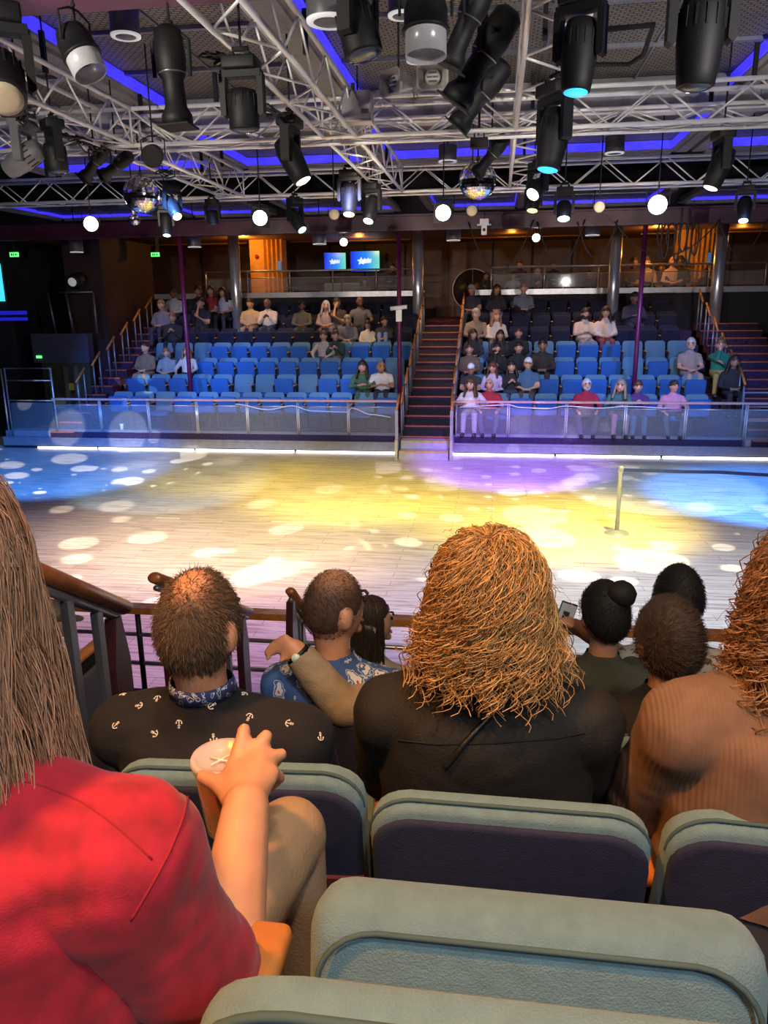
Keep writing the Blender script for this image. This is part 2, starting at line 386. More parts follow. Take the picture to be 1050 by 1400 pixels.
# steel columns and purple poles
for x, lb in ((-8.05, 'far left steel column in front of the orange pillar'), (-2.37, 'steel column at the left side of the carpeted stair'), (3.33, 'steel column behind the right seats, left of the cable coil'), (6.2, 'rightmost steel column beside the right stair')):
    t = thing('steel_column', lb, 'column', (x, 23.95, 2.0), 0, 'polished steel columns')
    MB().cyl((0,0,0), (0,0,3.7), .17, n=24).build('shaft', M_chrome, t)
    MB().lathe([(.20, 0), (.20, .05), (.17, .06)], (0,0,.62), n=24).build('collar', M_steel, t)
for x, lb in ((-7.76, 'purple pole in the left seats in front of the white jacket'), (-2.34, 'purple pole left of the carpeted stair with white box'), (3.26, 'purple pole in the right seats')):
    k = 1; t = thing('purple_pole', lb, 'pole', (x, 19.02, F0), 0, 'purple poles under the beam')
    MB().cyl((0,0,0), (0,0,4.68), .055, n=12).build('shaft', M_purple, t)
    MB().cyl((0,0,0), (0,0,.03), .11, n=12).build('foot_plate', M_purple, t)
    if x == -2.34:
        MB().bb((-.07, -.09, 2.62), (.07, -.05, 2.9)).cyl((-.2,-.1,2.92), (.2,-.1,2.96), .05).build('white_box', mat('white_plastic', (.75, .75, .75), .4), t)
# ================================================================== FAR RAILING, LED EDGE
mglass = mat('rail_glass', (.75, .78, .85), .06, 0, alpha=.09, var=.02)
M_frame = mat('rail_frame', (.58, .57, .60), .35, .7)
M_cap = mat('rail_cap_wood', (.50, .30, .26), .4)
def rail(label, posts, z0=.2, z1=1.22, cap=True):
    t = thing('glass_railing', label, 'railing', ((posts[0]+posts[-1])/2, 17.95, 0), 0, 'glass railings in front of the far stand')
    cx = (posts[0]+posts[-1])/2
    for i in range(len(posts)-1):
        a, c = posts[i]-cx+.02, posts[i+1]-cx-.02
        f = MB().cyl((a, 0, z0), (a, 0, z1), .018, n=8).cyl((c, 0, z0), (c, 0, z1), .018, n=8).cyl((a, 0, z1-.12), (c, 0, z1-.12), .012, n=6).cyl((a, 0, z0+.05), (c, 0, z0+.05), .015, n=6).build('panel_frame', M_frame, t)
        MB().bb((a+.02, -.006, z0+.07), (c-.02, .006, z1-.135)).build('glass_pane', mglass, f)
    MB().bb((posts[0]-cx-.03, -.045, z1), (posts[-1]-cx+.03, .045, z1+.045)).build('top_rail', M_cap, t)
    return t
rail('glass railing in front of the left seats of the far stand', [-10.95, -9.73, -8.46, -7.21, -5.93, -4.67, -3.44, -2.25])
rail('glass railing in front of the right seats of the far stand', [-.90, .32, 1.63, 2.94, 4.25, 5.53, 6.85, 8.2])
t = thing('rail_gate', 'tall grey tube gate at the left end of the far railing', 'gate', (-11.55, 17.95, .2))
MB().tube([(-.62,0,0), (-.62,0,1.8), (.62,0,1.8), (.62,0,0)], .025, 8).build('gate_frame', M_frame, t)
for z in (.05, 1.0, 1.5): MB().cyl((-.62,0,z), (.62,0,z), .015).build('crossbar', M_frame, t)
MB().bb((-.58, -.006, .1), (.58, .006, .95)).build('glass_pane', mglass, t)
MB().cyl((-.72,0,0), (-.72,0,1.78), .022).build('hinge_post', M_frame, t)
for x0, x1 in ((-12.4, -2.2), (-.95, 8.5)):
    f = struct('platform_fascia', MB().bb((x0, 17.86, .07), (x1, 17.93, .26)).bb((x0, 17.84, .24), (x1, 18.02, .28)), mplat)
    n = int((x1-x0)/2.35)
    for i in range(n):
        a = x0+(x1-x0)*i/n; c = x0+(x1-x0)*(i+1)/n
        if i == 0 and x0 < -12: a += .9
        o = MB().bb((a+.03, 17.84, .012), (c-.03, 17.88, .045)).build('led_strip', M_white_e)
        tag(o, ('first', 'second', 'third', 'fourth', 'fifth')[i]+(' white LED strip from the left end of the far platform' if x0 < -5 else ' white LED strip right of the middle stair foot'), 'strip light', 'LED strips along the far platform')
    struct('fascia_base', MB().bb((x0, 17.89, 0), (x1, 17.95, .1)), M_darkwall)
    # grey curb step inside the railing
    struct('platform_curb', MB().bb((x0, 18.0, .0), (x1, 18.32, .43)), mplat)
# a power cable running along the rail tops
mwcab = mat('white_cable', (.55, .6, .8), .5)
for lab, pts in (('pale cable drooping along the left railing', [(-6.2, 1.15), (-5.4, 1.02), (-4.8, 1.12), (-4.3, 1.0), (-3.45, .98), (-3.35, 1.08), (-2.9, .93), (-2.3, .86)]), ('pale cable drooping along the right railing', [(-.8, 1.12), (.3, 1.18), (.6, 1.12), (1.2, 1.1), (1.6, 1.16), (2.3, 1.12), (3.0, 1.16), (4.1, 1.12)])):
    q = []
    for i in range(len(pts)-1):
        for s_ in range(5):
            f_ = s_/5; q.append((pts[i][0]+(pts[i+1][0]-pts[i][0])*f_, 17.91+.01*math.sin(i+s_), pts[i][1]+(pts[i+1][1]-pts[i][1])*(3*f_**2-2*f_**3)))
    tag(MB().tube(q, .014, 6).build('cable', mwcab), lab, 'cable')
# ================================================================== STAIRS OF THE FAR STAND
mnose = mat('yellow_nosing', (.62, .45, .10), .6)
mstepg = mat('grey_step', (.48, .47, .52), .5)
mnos2 = mat('brass_nosing', (.50, .12, .07), .5)
def stairs(name, label, x0, x1, lower=True, y0=17.9, n=14):
    t = thing(name, label, 'stairs', ((x0+x1)/2, y0, 0)); hw = (x1-x0)/2
    if lower:
        for i, (ya, yb, z) in enumerate(((-.72, -.36, .2), (-.36, 0, .38))):
            s_ = MB().bb((-hw+.06, ya, 0), (hw-.06, yb, z)).build('grey_step', mstepg, t)
            MB().bb((-hw+.06, ya-.006, z-.03), (hw-.06, ya+.05, z+.006)).build('nosing', mnose, s_)
        for s_ in (-1, 1): MB().bb((s_*hw-.03, -.75, 0), (s_*hw+.03, 0, .46)).build('stringer', M_frame, t)
    for i in range(n):
        z = F0+.185*(i+1)-.185; y = .45*i
        s_ = MB().bb((-hw, y, z-.2), (hw, y+.47, z)).build('carpet_step', mcarp, t)
        MB().bb((-hw, y-.014, z-.022), (hw, y+.03, z+.006)).build('nosing', mnos2, s_)
        MB().bb((-hw, y-.008, z-.185), (hw, y, z-.022)).build('riser', mcarp2, s_)
    return t
stairs('aisle_stair', 'red carpeted stair with grey lower steps in the middle of the far stand', -2.2, -.95)
stairs('aisle_stair', 'red carpeted stair at the right end of the far stand', 5.7, 7.35, False)
stairs('aisle_stair', 'dark carpeted stair at the left end of the far stand', -11.1, -10.47, False)
M_post = mat('rail_post_grey', (.30, .32, .40), .4, .6)
def handrail(x, y, z, label, group, wood=M_wood, ln=.5, flip=False, tall=.95):
    t = thing('stair_handrail', label, 'handrail', (x, y, z), 0, group)
    MB().tube([(0, -ln/2, tall-.17), (0, ln/2, tall+.17)], .03, 8).build('grip', wood, t)
    for s_ in (-1, 1): MB().cyl((0, s_*ln*.36, 0), (0, s_*ln*.36, tall+s_*.12), .022, n=8).build('post', M_post, t)
    return t
for i in range(7):
    y = 18.1+.9*i; z = F0+.185*math.floor((y-17.9)/.45)
    ord_ = ('lowest', 'second', 'third', 'fourth', 'fifth', 'sixth', 'topmost')[i]
    for x, sd in ((-2.16, 'left'), (-.98, 'right')):
        handrail(x, y, z, f'{ord_} wood-topped handrail up the {sd} side of the middle stair', f'handrails on the {sd} of the middle stair')
    if i:
        handrail(-10.75, y, z, f'{ord_} wood-topped handrail up the far left stair', 'handrails on the far left stair')
        handrail(5.68, y, z, f'{ord_} wood-topped handrail up the far right stair', 'handrails on the far right stair')
for s_, xx in ((-1, -2.2), (1, -.95)):
    t = thing('stair_gate_post', ('left' if s_ < 0 else 'right')+' grey end post at the foot of the middle stair', 'post', (xx, 17.3, 0))
    MB().bb((-.035, -.04, 0), (.035, .04, 1.12)).build('shaft', M_post, t); MB().tube([(0, 0, 1.12), (0, .55, 1.42)], .03, 8).build('grip', M_wood, t)
# guard rail right front corner
t = thing('guard_rail', 'grey three-bar guard rail beside the far right stair', 'railing', (6.2, 18.5, F0))
for z in (1.0, .68, .36): MB().cyl((-.6, 0, z), (1.6, 0, z), .02).build('bar', M_post, t)
for x in (-.6, .2, 1.2): MB().cyl((x, 0, 0), (x, 0, 1.0), .022).build('post', M_post, t)
# ================================================================== RIG: TRUSSES
brace_me = MB().cyl((0,0,0), (0,0,1), .0125, n=6).mesh('brace')
def brace(t, a, c):
    a = Vector(a); c = Vector(c); d = c-a
    o = link('brace', brace_me, M_alu, t)
    o.matrix_local = Matrix.Translation(a) @ d.to_track_quat('Z', 'Y').to_matrix().to_4x4() @ Matrix.Diagonal((1, 1, d.length, 1))
def truss(label, p0, p1, w=.42, h=.44, step=.56, sides=3):
    p0 = Vector(p0); p1 = Vector(p1); d = (p1-p0).normalized(); sd = Vector((0,0,1)).cross(d).normalized()*(w/2); up = Vector((0,0,h)); ln = (p1-p0).length
    t = thing('lighting_truss', label, 'truss', p0, 0, 'aluminium box trusses')
    for c in (sd, -sd, sd+up, -sd+up): MB().cyl(c, c+d*ln, .027, n=10).build('chord', M_alu, t)
    n = max(2, int(ln/step)); n += n % 2
    for i in range(n):
        a = d*(ln*i/n); c = d*(ln*(i+1)/n); k = i % 2
        for (lo, hi) in ((sd, sd+up), (-sd, -sd+up), (-sd, sd))[:sides]:
            brace(t, a+(hi if k else lo), c+(lo if k else hi))
    for q in (0, ln):
        MB().cyl(d*q+sd, d*q-sd, .016).cyl(d*q+sd+up, d*q-sd+up, .016).cyl(d*q+sd, d*q+sd+up, .016).cyl(d*q-sd, d*q-sd+up, .016).build('end_frame', M_alu, t)
    for i in range(1, n, 6):
        a = d*(ln*i/n)+up
        MB().box(a+Vector((0,0,.22)), (.05, .05, .42)).build('hanger', M_black2, t)
    return t
TZ = 5.5
truss('aluminium truss running across in front of the grey ceiling beam', (-11, 10.75, TZ), (8, 10.75, TZ))
truss('aluminium truss running across above the far railing', (-13, 15.75, TZ), (9, 15.75, TZ))
truss('aluminium truss running into depth at far left, above the glitter ball', (-5.05, 5.2, TZ), (-5.05, 10.5, TZ))
truss('aluminium truss running into depth behind the big wash light', (-2.05, 4.8, TZ), (-2.05, 10.5, TZ))
truss('aluminium truss running into depth in the upper right, seen end on', (.40, 4.8, TZ), (.40, 10.5, TZ), w=.46)
truss('rear stretch of truss leading back from the left glitter ball', (-5.15, 11.0, TZ), (-5.15, 15.5, TZ))
truss('rear stretch of truss leading back behind the slanted spotlight', (-2.05, 11.0, TZ), (-2.05, 15.5, TZ))
truss('rear stretch of truss beside the right glitter ball', (.40, 11.0, TZ), (.40, 15.5, TZ), w=.46)
truss('thin upper truss just under the grey ceiling beam', (-8, 12.3, 5.82), (8, 12.3, 5.82), w=.22, h=.22, sides=2)
# ================================================================== RIG: FIXTURES
M_lensoff = mat('lens_dark', (.06, .07, .09), .08, 0, var=.02)
M_cream = mat('cream_diffuser_glow', (.62, .52, .38), .5, 0, (1, .8, .5), .10)  # faces of switched-off lamps, a faint warm glow put into them
M_grey = mat('grey_housing', (.11, .11, .13), .45, .2)
M_clear = mat('frosted_snoot', (.75, .75, .80), .25, .1, alpha=.75)
LY = lens('yellow', (1, .95, .45), 3.2); LW = lens('white', (1, .97, .92), 4); LC = lens('cyan', (.03, .45, .95), 1.6); LG = lens('mint', (.72, 1, .82), 2.4); LV = lens('blazing_white', (1, .96, 1), 14); LB = lens('blue', (.25, .3, 1), 9)
def orient(d): return Vector(d).normalized().to_track_quat('Z', 'Y').to_matrix().to_4x4()
def clamp(t, z, s):
    MB().box((0, 0, z+.03*s), (.05*s, .06*s, .1*s)).cyl((0, -.035*s, z+.09*s), (0, .035*s, z+.09*s), .045*s, n=12).build('clamp', M_black2, t)
def moving_head(label, p, d, s=.4, lm=None, kind='profile', grp='moving head lights', housing=None):
    hm = housing or M_black
    t = thing('moving_head_light', label, 'stage light', p, 0, grp); d = Vector(d).normalized()
    h = Vector((d.x, d.y, 0)); rz = math.atan2(h.y, h.x)+PI/2 if h.length > .05 else 0
    Rz = Matrix.Rotation(rz, 4, 'Z')
    link('base', bevmesh('base', (.85*s, .62*s, .3*s), .05*s), hm, t, Rz @ Matrix.Translation((0, 0, 1.0*s)))
    MB().box((-.2*s, 0, 1.2*s), (.1*s, .3*s, .1*s)).box((.2*s, 0, 1.2*s), (.1*s, .3*s, .1*s)).cyl((-.2*s, 0, 1.33*s), (.2*s, 0, 1.33*s), .06*s).build('clamp', M_black2, t, Rz)
    y = MB()
    for sg in (-1, 1):
        y.prism([(sg*.36*s, .82*s), (sg*.54*s, .78*s), (sg*.54*s, -.12*s), (sg*.46*s, -.18*s), (sg*.40*s, -.12*s), (sg*.40*s, .62*s)], -.14*s, .14*s, 'y')
    y.bb((-.5*s, -.16*s, .70*s), (.5*s, .16*s, .86*s))
    y.build('yoke', hm, t, Rz)
    if kind == 'profile': prof = [(.16*s, -.62*s), (.30*s, -.56*s), (.36*s, -.30*s), (.37*s, .15*s), (.33*s, .55*s), (.30*s, .78*s), (.27*s, .80*s)]
    else: prof = [(.18*s, -.46*s), (.32*s, -.42*s), (.37*s, -.22*s), (.37*s, .1*s), (.37*s, .42*s), (.34*s, .46*s)]
    q = orient(d)
    hd = MB().lathe(prof, (0,0,0), n=22).build('head', hm, t, q)
    e = prof[-1]
    MB().lathe([(e[0]*.92, e[1]-.02*s), (e[0]*.92, e[1]+.012*s), (e[0]*.6, e[1]+.05*s), (.01, e[1]+.065*s)], (0,0,0), n=22).build('lens', lm or M_lensoff, hd)
    fins = MB()
    for k in range(14):
        a = 2*PI*k/14; fins.box((math.cos(a)*.365*s, math.sin(a)*.365*s, -.18*s), (.03*s, .03*s, .3*s), Matrix.Rotation(a, 3, 'Z'))
    fins.build('cooling_fins', M_black2, hd)
    return t
def profile_spot(label, p, d, s=.5, lm=None, grp='ellipsoidal spotlights'):
    t = thing('ellipsoidal_spotlight', label, 'stage light', p, 0, grp); q = orient(d)
    b_ = MB().lathe([(.10*s, -.56*s), (.17*s, -.50*s), (.19*s, -.2*s), (.17*s, -.02*s), (.13*s, .04*s), (.135*s, .34*s), (.19*s, .44*s), (.19*s, .56*s), (.17*s, .56*s)], (0,0,0), n=16).build('barrel', M_black, t, q)
    MB().lathe([(.14*s, .50*s), (.14*s, .53*s), (.01, .545*s)], (0,0,0), n=16).build('lens', lm or M_lensoff, b_)
    MB().box((0, 0, .57*s), (.40*s, .40*s, .02*s)).build('filter_frame', M_black2, b_)
    MB().lathe([(.172*s, -.06*s), (.172*s, -.02*s)], (0,0,0), n=16).build('band', M_steel_d, b_)
    MB().cyl((.16*s, 0, -.25*s), (.30*s, 0, -.25*s), .03*s).build('knob', M_black2, b_)
    q3 = q.to_3x3(); sd = (q3 @ Vector((0,1,0)))
    sd = Vector(d).normalized().cross(Vector((0,0,1)))
    sd = (sd.normalized() if sd.length > .1 else Vector((1,0,0)))*.23*s
    top = Vector((0,0,.50*s))
    MB().tube([sd, sd*1.02+top*.8, top+sd*.4, top-sd*.4, -sd*1.02+top*.8, -sd], .014*s*2, 6).build('yoke', M_black2, t)
    clamp(t, .5*s, s); return t
def par_can(label, p, d, s=.35, lm=None, snoot=True, grp='par cans with frosted snoots'):
    t = thing('par_can', label, 'stage light', p, 0, grp); q = orient(d)
    b_ = MB().lathe([(.20*s, -.45*s), (.34*s, -.36*s), (.42*s, -.1*s), (.42*s, .22*s), (.46*s, .24*s), (.46*s, .30*s), (.40*s, .30*s)], (0,0,0), n=22).build('can', M_black, t, q)
    MB().lathe([(.40*s, .24*s), (.40*s, .27*s), (.01, .28*s)], (0,0,0), n=20).build('lens', lm or M_lensoff, b_)
    if snoot: MB().lathe([(.40*s, .30*s), (.40*s, .72*s), (.385*s, .72*s), (.385*s, .30*s)], (0,0,0), n=24, cap=False).build('snoot', M_clear, b_)
    sd = Vector(d).normalized().cross(Vector((0,0,1))); sd = (sd.normalized() if sd.length > .1 else Vector((1,0,0)))*.5*s
    top = Vector((0,0,.75*s))
    MB().tube([sd, sd*1.02+top*.8, top+sd*.3, top-sd*.3, -sd*1.02+top*.8, -sd], .03*s, 6).build('yoke', M_black2, t)
    clamp(t, .75*s, s); return t
def led_par(label, p, d, s=.3, lm=None, grp='round LED washes on the far truss', square=False):
    t = thing('led_par', label, 'stage light', p, 0, grp); q = orient(d)
    b_ = MB().lathe([(.30*s, -.35*s), (.44*s, -.25*s), (.48*s, .06*s), (.48*s, .12*s)], (0,0,0), n=20).build('housing', M_grey, t, q)
    MB().lathe([(.43*s, .10*s), (.43*s, .14*s), (.01, .16*s)], (0,0,0), n=20).build('lens', lm, b_)
    if square: MB().bb((-.55*s, -.55*s, -.02*s), (.55*s, .55*s, .04*s)).build('color_frame', M_black, b_)
    sd = Vector(d).normalized().cross(Vector((0,0,1))); sd = (sd.normalized() if sd.length > .1 else Vector((1,0,0)))*.53*s
    top = Vector((0,0,.8*s))
    MB().tube([sd, sd+top*.9, -sd+top*.9, -sd], .03*s, 6).build('yoke', M_black2, t); clamp(t, .72*s, s); return t
def downlight(label, p, r, h, m=None, grp='cylinder downlights'):
    t = thing('cylinder_downlight', label, 'downlight', p, 0, grp)
    MB().lathe([(r*.96, 0), (r, .02), (r, h), (r*.9, h)], (0,0,0), n=24).build('can', m or M_grey, t)
    MB().lathe([(r*.70, -.005), (r*1.0, -.005), (r*1.02, .012), (r*.70, .012)], (0,0,0), n=24, cap=False).build('trim_ring', mat('white_ring', (.8, .8, .82), .3, 0, (1, 1, 1), .35), t)
    MB().lathe([(r*.70, .002), (r*.4, .05), (.01, .06)], (0,0,0), n=20).build('reflector', M_chrome, t)
    MB().cyl((0,0,h), (0,0,h+.5), .012).build('stem', M_black2, t); return t
P = atz
_hang = []
dn = (0, 0, -1)
G1 = 'moving head lights on the near trusses'; G2 = 'moving head lights on the far truss'
moving_head('big moving head wash light cut by the left picture edge', P(2, 110, 5.05), (.35, -.55, -.75), .44, mat('cream_lens', (.50, .40, .28), .4), 'wash', G1)
par_can('black par can with frosted snoot beside the blue cove at upper left', P(105, 62, 5.2), (.45, -.1, -.9), .30)
profile_spot('black ellipsoidal spotlight hanging straight down at upper left', P(236, 105, 5.12), (.05, 0, -1), .62)
moving_head('large moving head wash light with wide yoke at upper left centre', P(333, 150, 4.95), (0, .05, -1), .33, None, 'wash', G1)
moving_head('slanted moving head spotlight left of the grey junction box', P(398, 215, 5.08), (.45, -.05, -.85), .37, LW, 'profile', G1)
moving_head('boxy moving head hanging near the left edge under the truss', P(76, 215, 5.10), (.05, .05, -1), .34, None, 'wash', G1)
moving_head('tilted grey moving head at left edge pointing down to the left', P(36, 215, 5.12), (-.85, .0, -.45), .36, mat('pale_grey_lens', (.4, .38, .35), .5), 'profile', G1, mat('grey_head', (.16, .16, .17), .5))
par_can('round black par can seen from its front above the left glitter ball', P(210, 212, 5.32), (.1, -.9, -.35), .3, mat('grey_lens', (.35, .35, .36), .3), False, 'plain par cans')
profile_spot('dark ellipsoidal spotlight lying slanted left of the glitter ball', P(130, 222, 5.33), (-.7, .1, -.7), .5)
profile_spot('dark ellipsoidal spotlight lying flat above the left glitter ball', P(160, 226, 5.33), (-.9, .2, -.45), .5)
moving_head('moving head with yellow lens right of the left glitter ball', P(236, 283, 5.07), (.5, -.5, -.7), .30, LY, 'profile', G2)
moving_head('moving head with mint lens low right of the left glitter ball', P(228, 306, 4.95), (.05, -.3, -.95), .28, LG, 'profile', G2)
moving_head('dark unlit moving head between glitter ball and first bright wash', P(291, 297, 5.02), (0, 0, -1), .27, None, 'wash', G2)
moving_head('moving head with mint lens above the left television', P(404, 300, 5.0), (.55, -.35, -.75), .33, LG, 'profile', G2)
moving_head('moving head with yellow lens right of the cream lamp', P(478, 270, 5.12), (.0, -.35, -.95), .36, LY, 'profile', G2)
moving_head('moving head with big white lens left of the right glitter ball', P(508, 284, 5.06), (-.15, -.5, -.85), .34, LW, 'profile', G2)
moving_head('black fan-cooled wash light at the top centre', P(490, 42, 5.22), (.25, -.1, -.95), .36, None, 'wash', G1)
par_can('black par can with clear snoot at the top centre', P(582, 22, 5.22), (.02, -.1, -1), .34)
profile_spot('ellipsoidal spotlight at the top left of the upright truss', P(640, 28, 5.35), (-.45, .1, -.9), .55)
profile_spot('ellipsoidal spotlight in the middle of three beside the upright truss', P(660, 78, 5.30), (-.6, .1, -.85), .68)
profile_spot('ellipsoidal spotlight lowest of three beside the upright truss', P(658, 130, 5.28), (-.65, .1, -.75), .60)
profile_spot('small ellipsoidal spotlight above the right glitter ball', P(672, 212, 5.38), (-.6, .1, -.7), .55)
moving_head('upper of two moving heads glowing cyan at right', P(792, 70, 4.98), (-.05, -.1, -1), .31, LC, 'profile', G1)
moving_head('lower of two moving heads glowing cyan at right', P(757, 185, 5.0), (-.15, -.1, -1), .40, LC, 'profile', G1)
moving_head('long dark moving head hanging at the top right', P(958, 45, 4.92), (-.02, 0, -1), .36, None, 'profile', G1)
moving_head('moving head with white lens below the cyan lights', P(735, 258, 5.1), (-.5, -.6, -.62), .32, LW, 'wash', G2)
moving_head('moving head with lime lens right of the right glitter ball', P(729, 278, 5.02), (-.1, -.3, -.95), .27, lens('lime', (.8, 1, .25), 2.4), 'wash', G2)
moving_head('moving head with mint lens hanging on the far truss at right centre', P(771, 288, 5.02), (-.02, -.4, -.92), .34, LG, 'wash', G2)
moving_head('slanted slim moving head at the right under the truss', P(985, 226, 5.1), (-.35, -.05, -.95), .36, LW, 'profile', G1)
moving_head('moving head with mint lens beside the rightmost steel column', P(1018, 284, 5.02), (-.12, -.45, -.9), .32, LG, 'profile', G2)
led_par('blazing violet-white round wash at far left', P(125, 306, 4.95), (.25, -1, -.12), .30, LV)
led_par('blazing white square-framed wash left of the cream lamp', P(356, 298, 4.98), (.1, -1, -.12), .30, LV, square=True)
led_par('blazing white square-framed wash left of the right glitter ball', P(606, 291, 5.0), (.0, -1, -.12), .31, LV, square=True)
led_par('blazing white round wash right of the far truss centre', P(899, 280, 5.05), (-.15, -1, -.12), .36, LV)
led_par('small blue-white lamp above the televisions', at(470, 331, 20.5), (.1, -1, -.1), .22, LV, 'small lamps under the purple beam')
led_par('small white lamp over the right seats', at(733, 325, 20.5), (.0, -1, -.1), .22, LV, 'small lamps under the purple beam')
for u, v, lb in ((457, 293, 'unlit cream-faced lamp beside the yellow-lensed head'), (645, 288, 'unlit cream-faced lamp under the right glitter ball'), (819, 283, 'unlit cream-faced lamp left of the right blazing wash')):
    led_par(lb, P(u, v, 5.02), (.1, -1, -.05), .21, M_cream, 'unlit cream lamps')
downlight('dark cylinder downlight with white ring at upper left', P(172, 50, 5.75), .13, .30)
downlight('large cylinder downlight with bright ring at the top centre', P(450, 30, 5.35), .16, .32)
downlight('cylinder downlight with ring half hidden behind the snooted can', P(550, 22, 5.75), .12, .3)
downlight('bell shaped downlight above the horn loudspeakers', P(571, 84, 5.95), .12, .24)
downlight('small bell downlight under the far coffer at right', P(840, 210, 6.0), .17, .28); downlight('small bell downlight under the far coffer at centre', P(612, 221, 6.0), .17, .28)
for u, v, lb in ((105, 345, 'leftmost grey cylinder downlight under the purple beam'), (266, 338, 'grey cylinder downlight left of the first steel column'), (437, 334, 'grey cylinder downlight left of the blue-white lamp'), (620, 329, 'grey cylinder downlight over the carpeted stair'), (810, 322, 'grey cylinder downlight left of the third steel column')):
    downlight(lb, at(u, v, 20.2), .17, .42, None, 'grey cylinder downlights under the beam')
# horn loudspeakers
M_horn = mat('grey_horn', (.46, .44, .40), .5)
def horn(label, p, d):
    t = thing('horn_loudspeaker', label, 'loudspeaker', p, 0, 'grey horn loudspeakers'); q = orient(d)
    def ring(w_, h_, z, c=.25):
        return [(x*w_/2, y*h_/2, z) for x, y in ((1, 1-c), (1-c, 1), (-1+c, 1), (-1, 1-c), (-1, -1+c), (-1+c, -1), (1-c, -1), (1, -1+c))]
    rs = [ring(.10, .08, -.22), ring(.16, .12, -.12), ring(.34, .26, .12), ring(.34, .26, .14), ring(.30, .22, .14), ring(.12, .09, -.06)]
    vs = [q3 for r_ in rs for q3 in r_]; fs = [(j*8+i, j*8+(i+1) % 8, (j+1)*8+(i+1) % 8, (j+1)*8+i) for j in range(5) for i in range(8)]
    fs += [tuple(range(8)), tuple(range(40, 48))]
    MB().add(vs, fs, False).build('horn', M_horn, t, q)
    MB().lathe([(.075, -.05), (.085, .06), (.06, .09), (.01, .10)], (0,0,0), n=16).build('driver_plug', mat('pale_grey_plug', (.60, .57, .52), .5), t, q)
    MB().box((0, -.0, .095), (.12, .02, .01)).box((0, .04, .095), (.09, .02, .01)).box((0, -.04, .095), (.09, .02, .01)).build('phase_bars', M_grey, t, q)
    MB().tube([(-.16,0,0), (-.17,.0,-.2), (.17,0,-.2), (.16,0,0)], .012, 6).build('bracket', M_horn, t)
    return t
horn('left grey horn loudspeaker turned to the left', P(545, 114, 5.75), (-.7, -.85, -.1)); horn('middle grey horn loudspeaker facing the seats', P(592, 105, 5.78), (.02, -1, -.25)); horn('right grey horn loudspeaker half hidden by spotlights', P(655, 108, 5.76), (.6, -.85, -.15))
t = thing('junction_box', 'grey junction box hanging on the truss at top centre', 'box', P(489, 146, 5.75))
link('body', bevmesh('body', (.36, .22, .32), .012), mat('junction_grey', (.36, .34, .36), .5), t); MB().bb((.06, -.116, -.1), (.15, -.11, -.05)).build('label_plate', M_grey, t); MB().bb((-.18, -.11, -.185), (.18, .11, -.165)).build('lower_lip', mat('cream_lip', (.6, .56, .48), .5), t)
t = thing('ceiling_camera', 'white surveillance camera hanging under the purple beam', 'camera', at(662, 311, 18.6))
mw = mat('white_camera', (.8, .8, .82), .4)
MB().bb((-.10, -.08, .05), (.10, .08, .18)).build('mount', mw, t); MB().cyl((-.16, 0, .06), (.16, 0, .06), .02).build('arm', mw, t)
MB().bb((-.06, -.1, -.16), (.06, .08, .04)).build('body', mw, t); MB().cyl((0, -.1, -.06), (0, -.13, -.06), .035).build('lens', M_lensoff, t)
t = thing('black_box', 'small black control box hanging above the right glitter ball', 'box', P(655, 196, 5.36))
link('body', bevmesh('body', (.22, .14, .12), .01), M_black, t); MB().cyl((-.06,0,.06), (-.06,0,.16), .01).cyl((.06,0,.06), (.06,0,.16), .01).build('bracket', M_black2, t)
# glitter balls
mtile = mat('mirror_tile', (.86, .87, .9), .06, 1, var=.03)
def glitter(label, p, r, rows=22, drop=.5):
    t = thing('glitter_ball', label, 'mirror ball', p, 0, 'glitter balls')
    MB().ell((0,0,0), (r*.985,)*3, nu=28, nv=18).build('core', M_grey, t)
    mb = MB(); rnd = random.Random(5)
    for j in range(rows):
        th = PI*(j+.5)/rows; n = max(3, int(2*rows*math.sin(th)))
        for i in range(n):
            ph = 2*PI*i/n; nn = Vector((math.sin(th)*math.cos(ph), math.sin(th)*math.sin(ph), math.cos(th)))
            nn2 = (nn+Vector((rnd.gauss(0, .03), rnd.gauss(0, .03), rnd.gauss(0, .03)))).normalized()
            e1 = nn2.cross(Vector((0,0,1))).normalized(); e2 = nn2.cross(e1); a = PI*r*math.sin(th)/n*.93; c_ = PI*r/rows/2*.93
            cc = nn*r; vs = [cc+e1*a+e2*c_, cc-e1*a+e2*c_, cc-e1*a-e2*c_, cc+e1*a-e2*c_]
            mb.add(vs, [(0,1,2,3)], False)
    o = mb.build('mirror_tiles', mtile, t); o['kind'] = 'stuff'
    MB().cyl((0,0,r*.98), (0,0,r+.05), .03).build('cap', M_grey, t)
    MB().cyl((0,0,r+.05), (0,0,r+drop), .006).build('cable', M_cable, t); return t
glitter('large glitter ball at left above the far left seats', P(194, 266, 5.1), .275)
glitter('large glitter ball right of centre under the truss', P(653, 247, 5.12), .265)
glitter('small glitter ball under the large left one', P(184, 300, 4.86), .095, 14, .2)
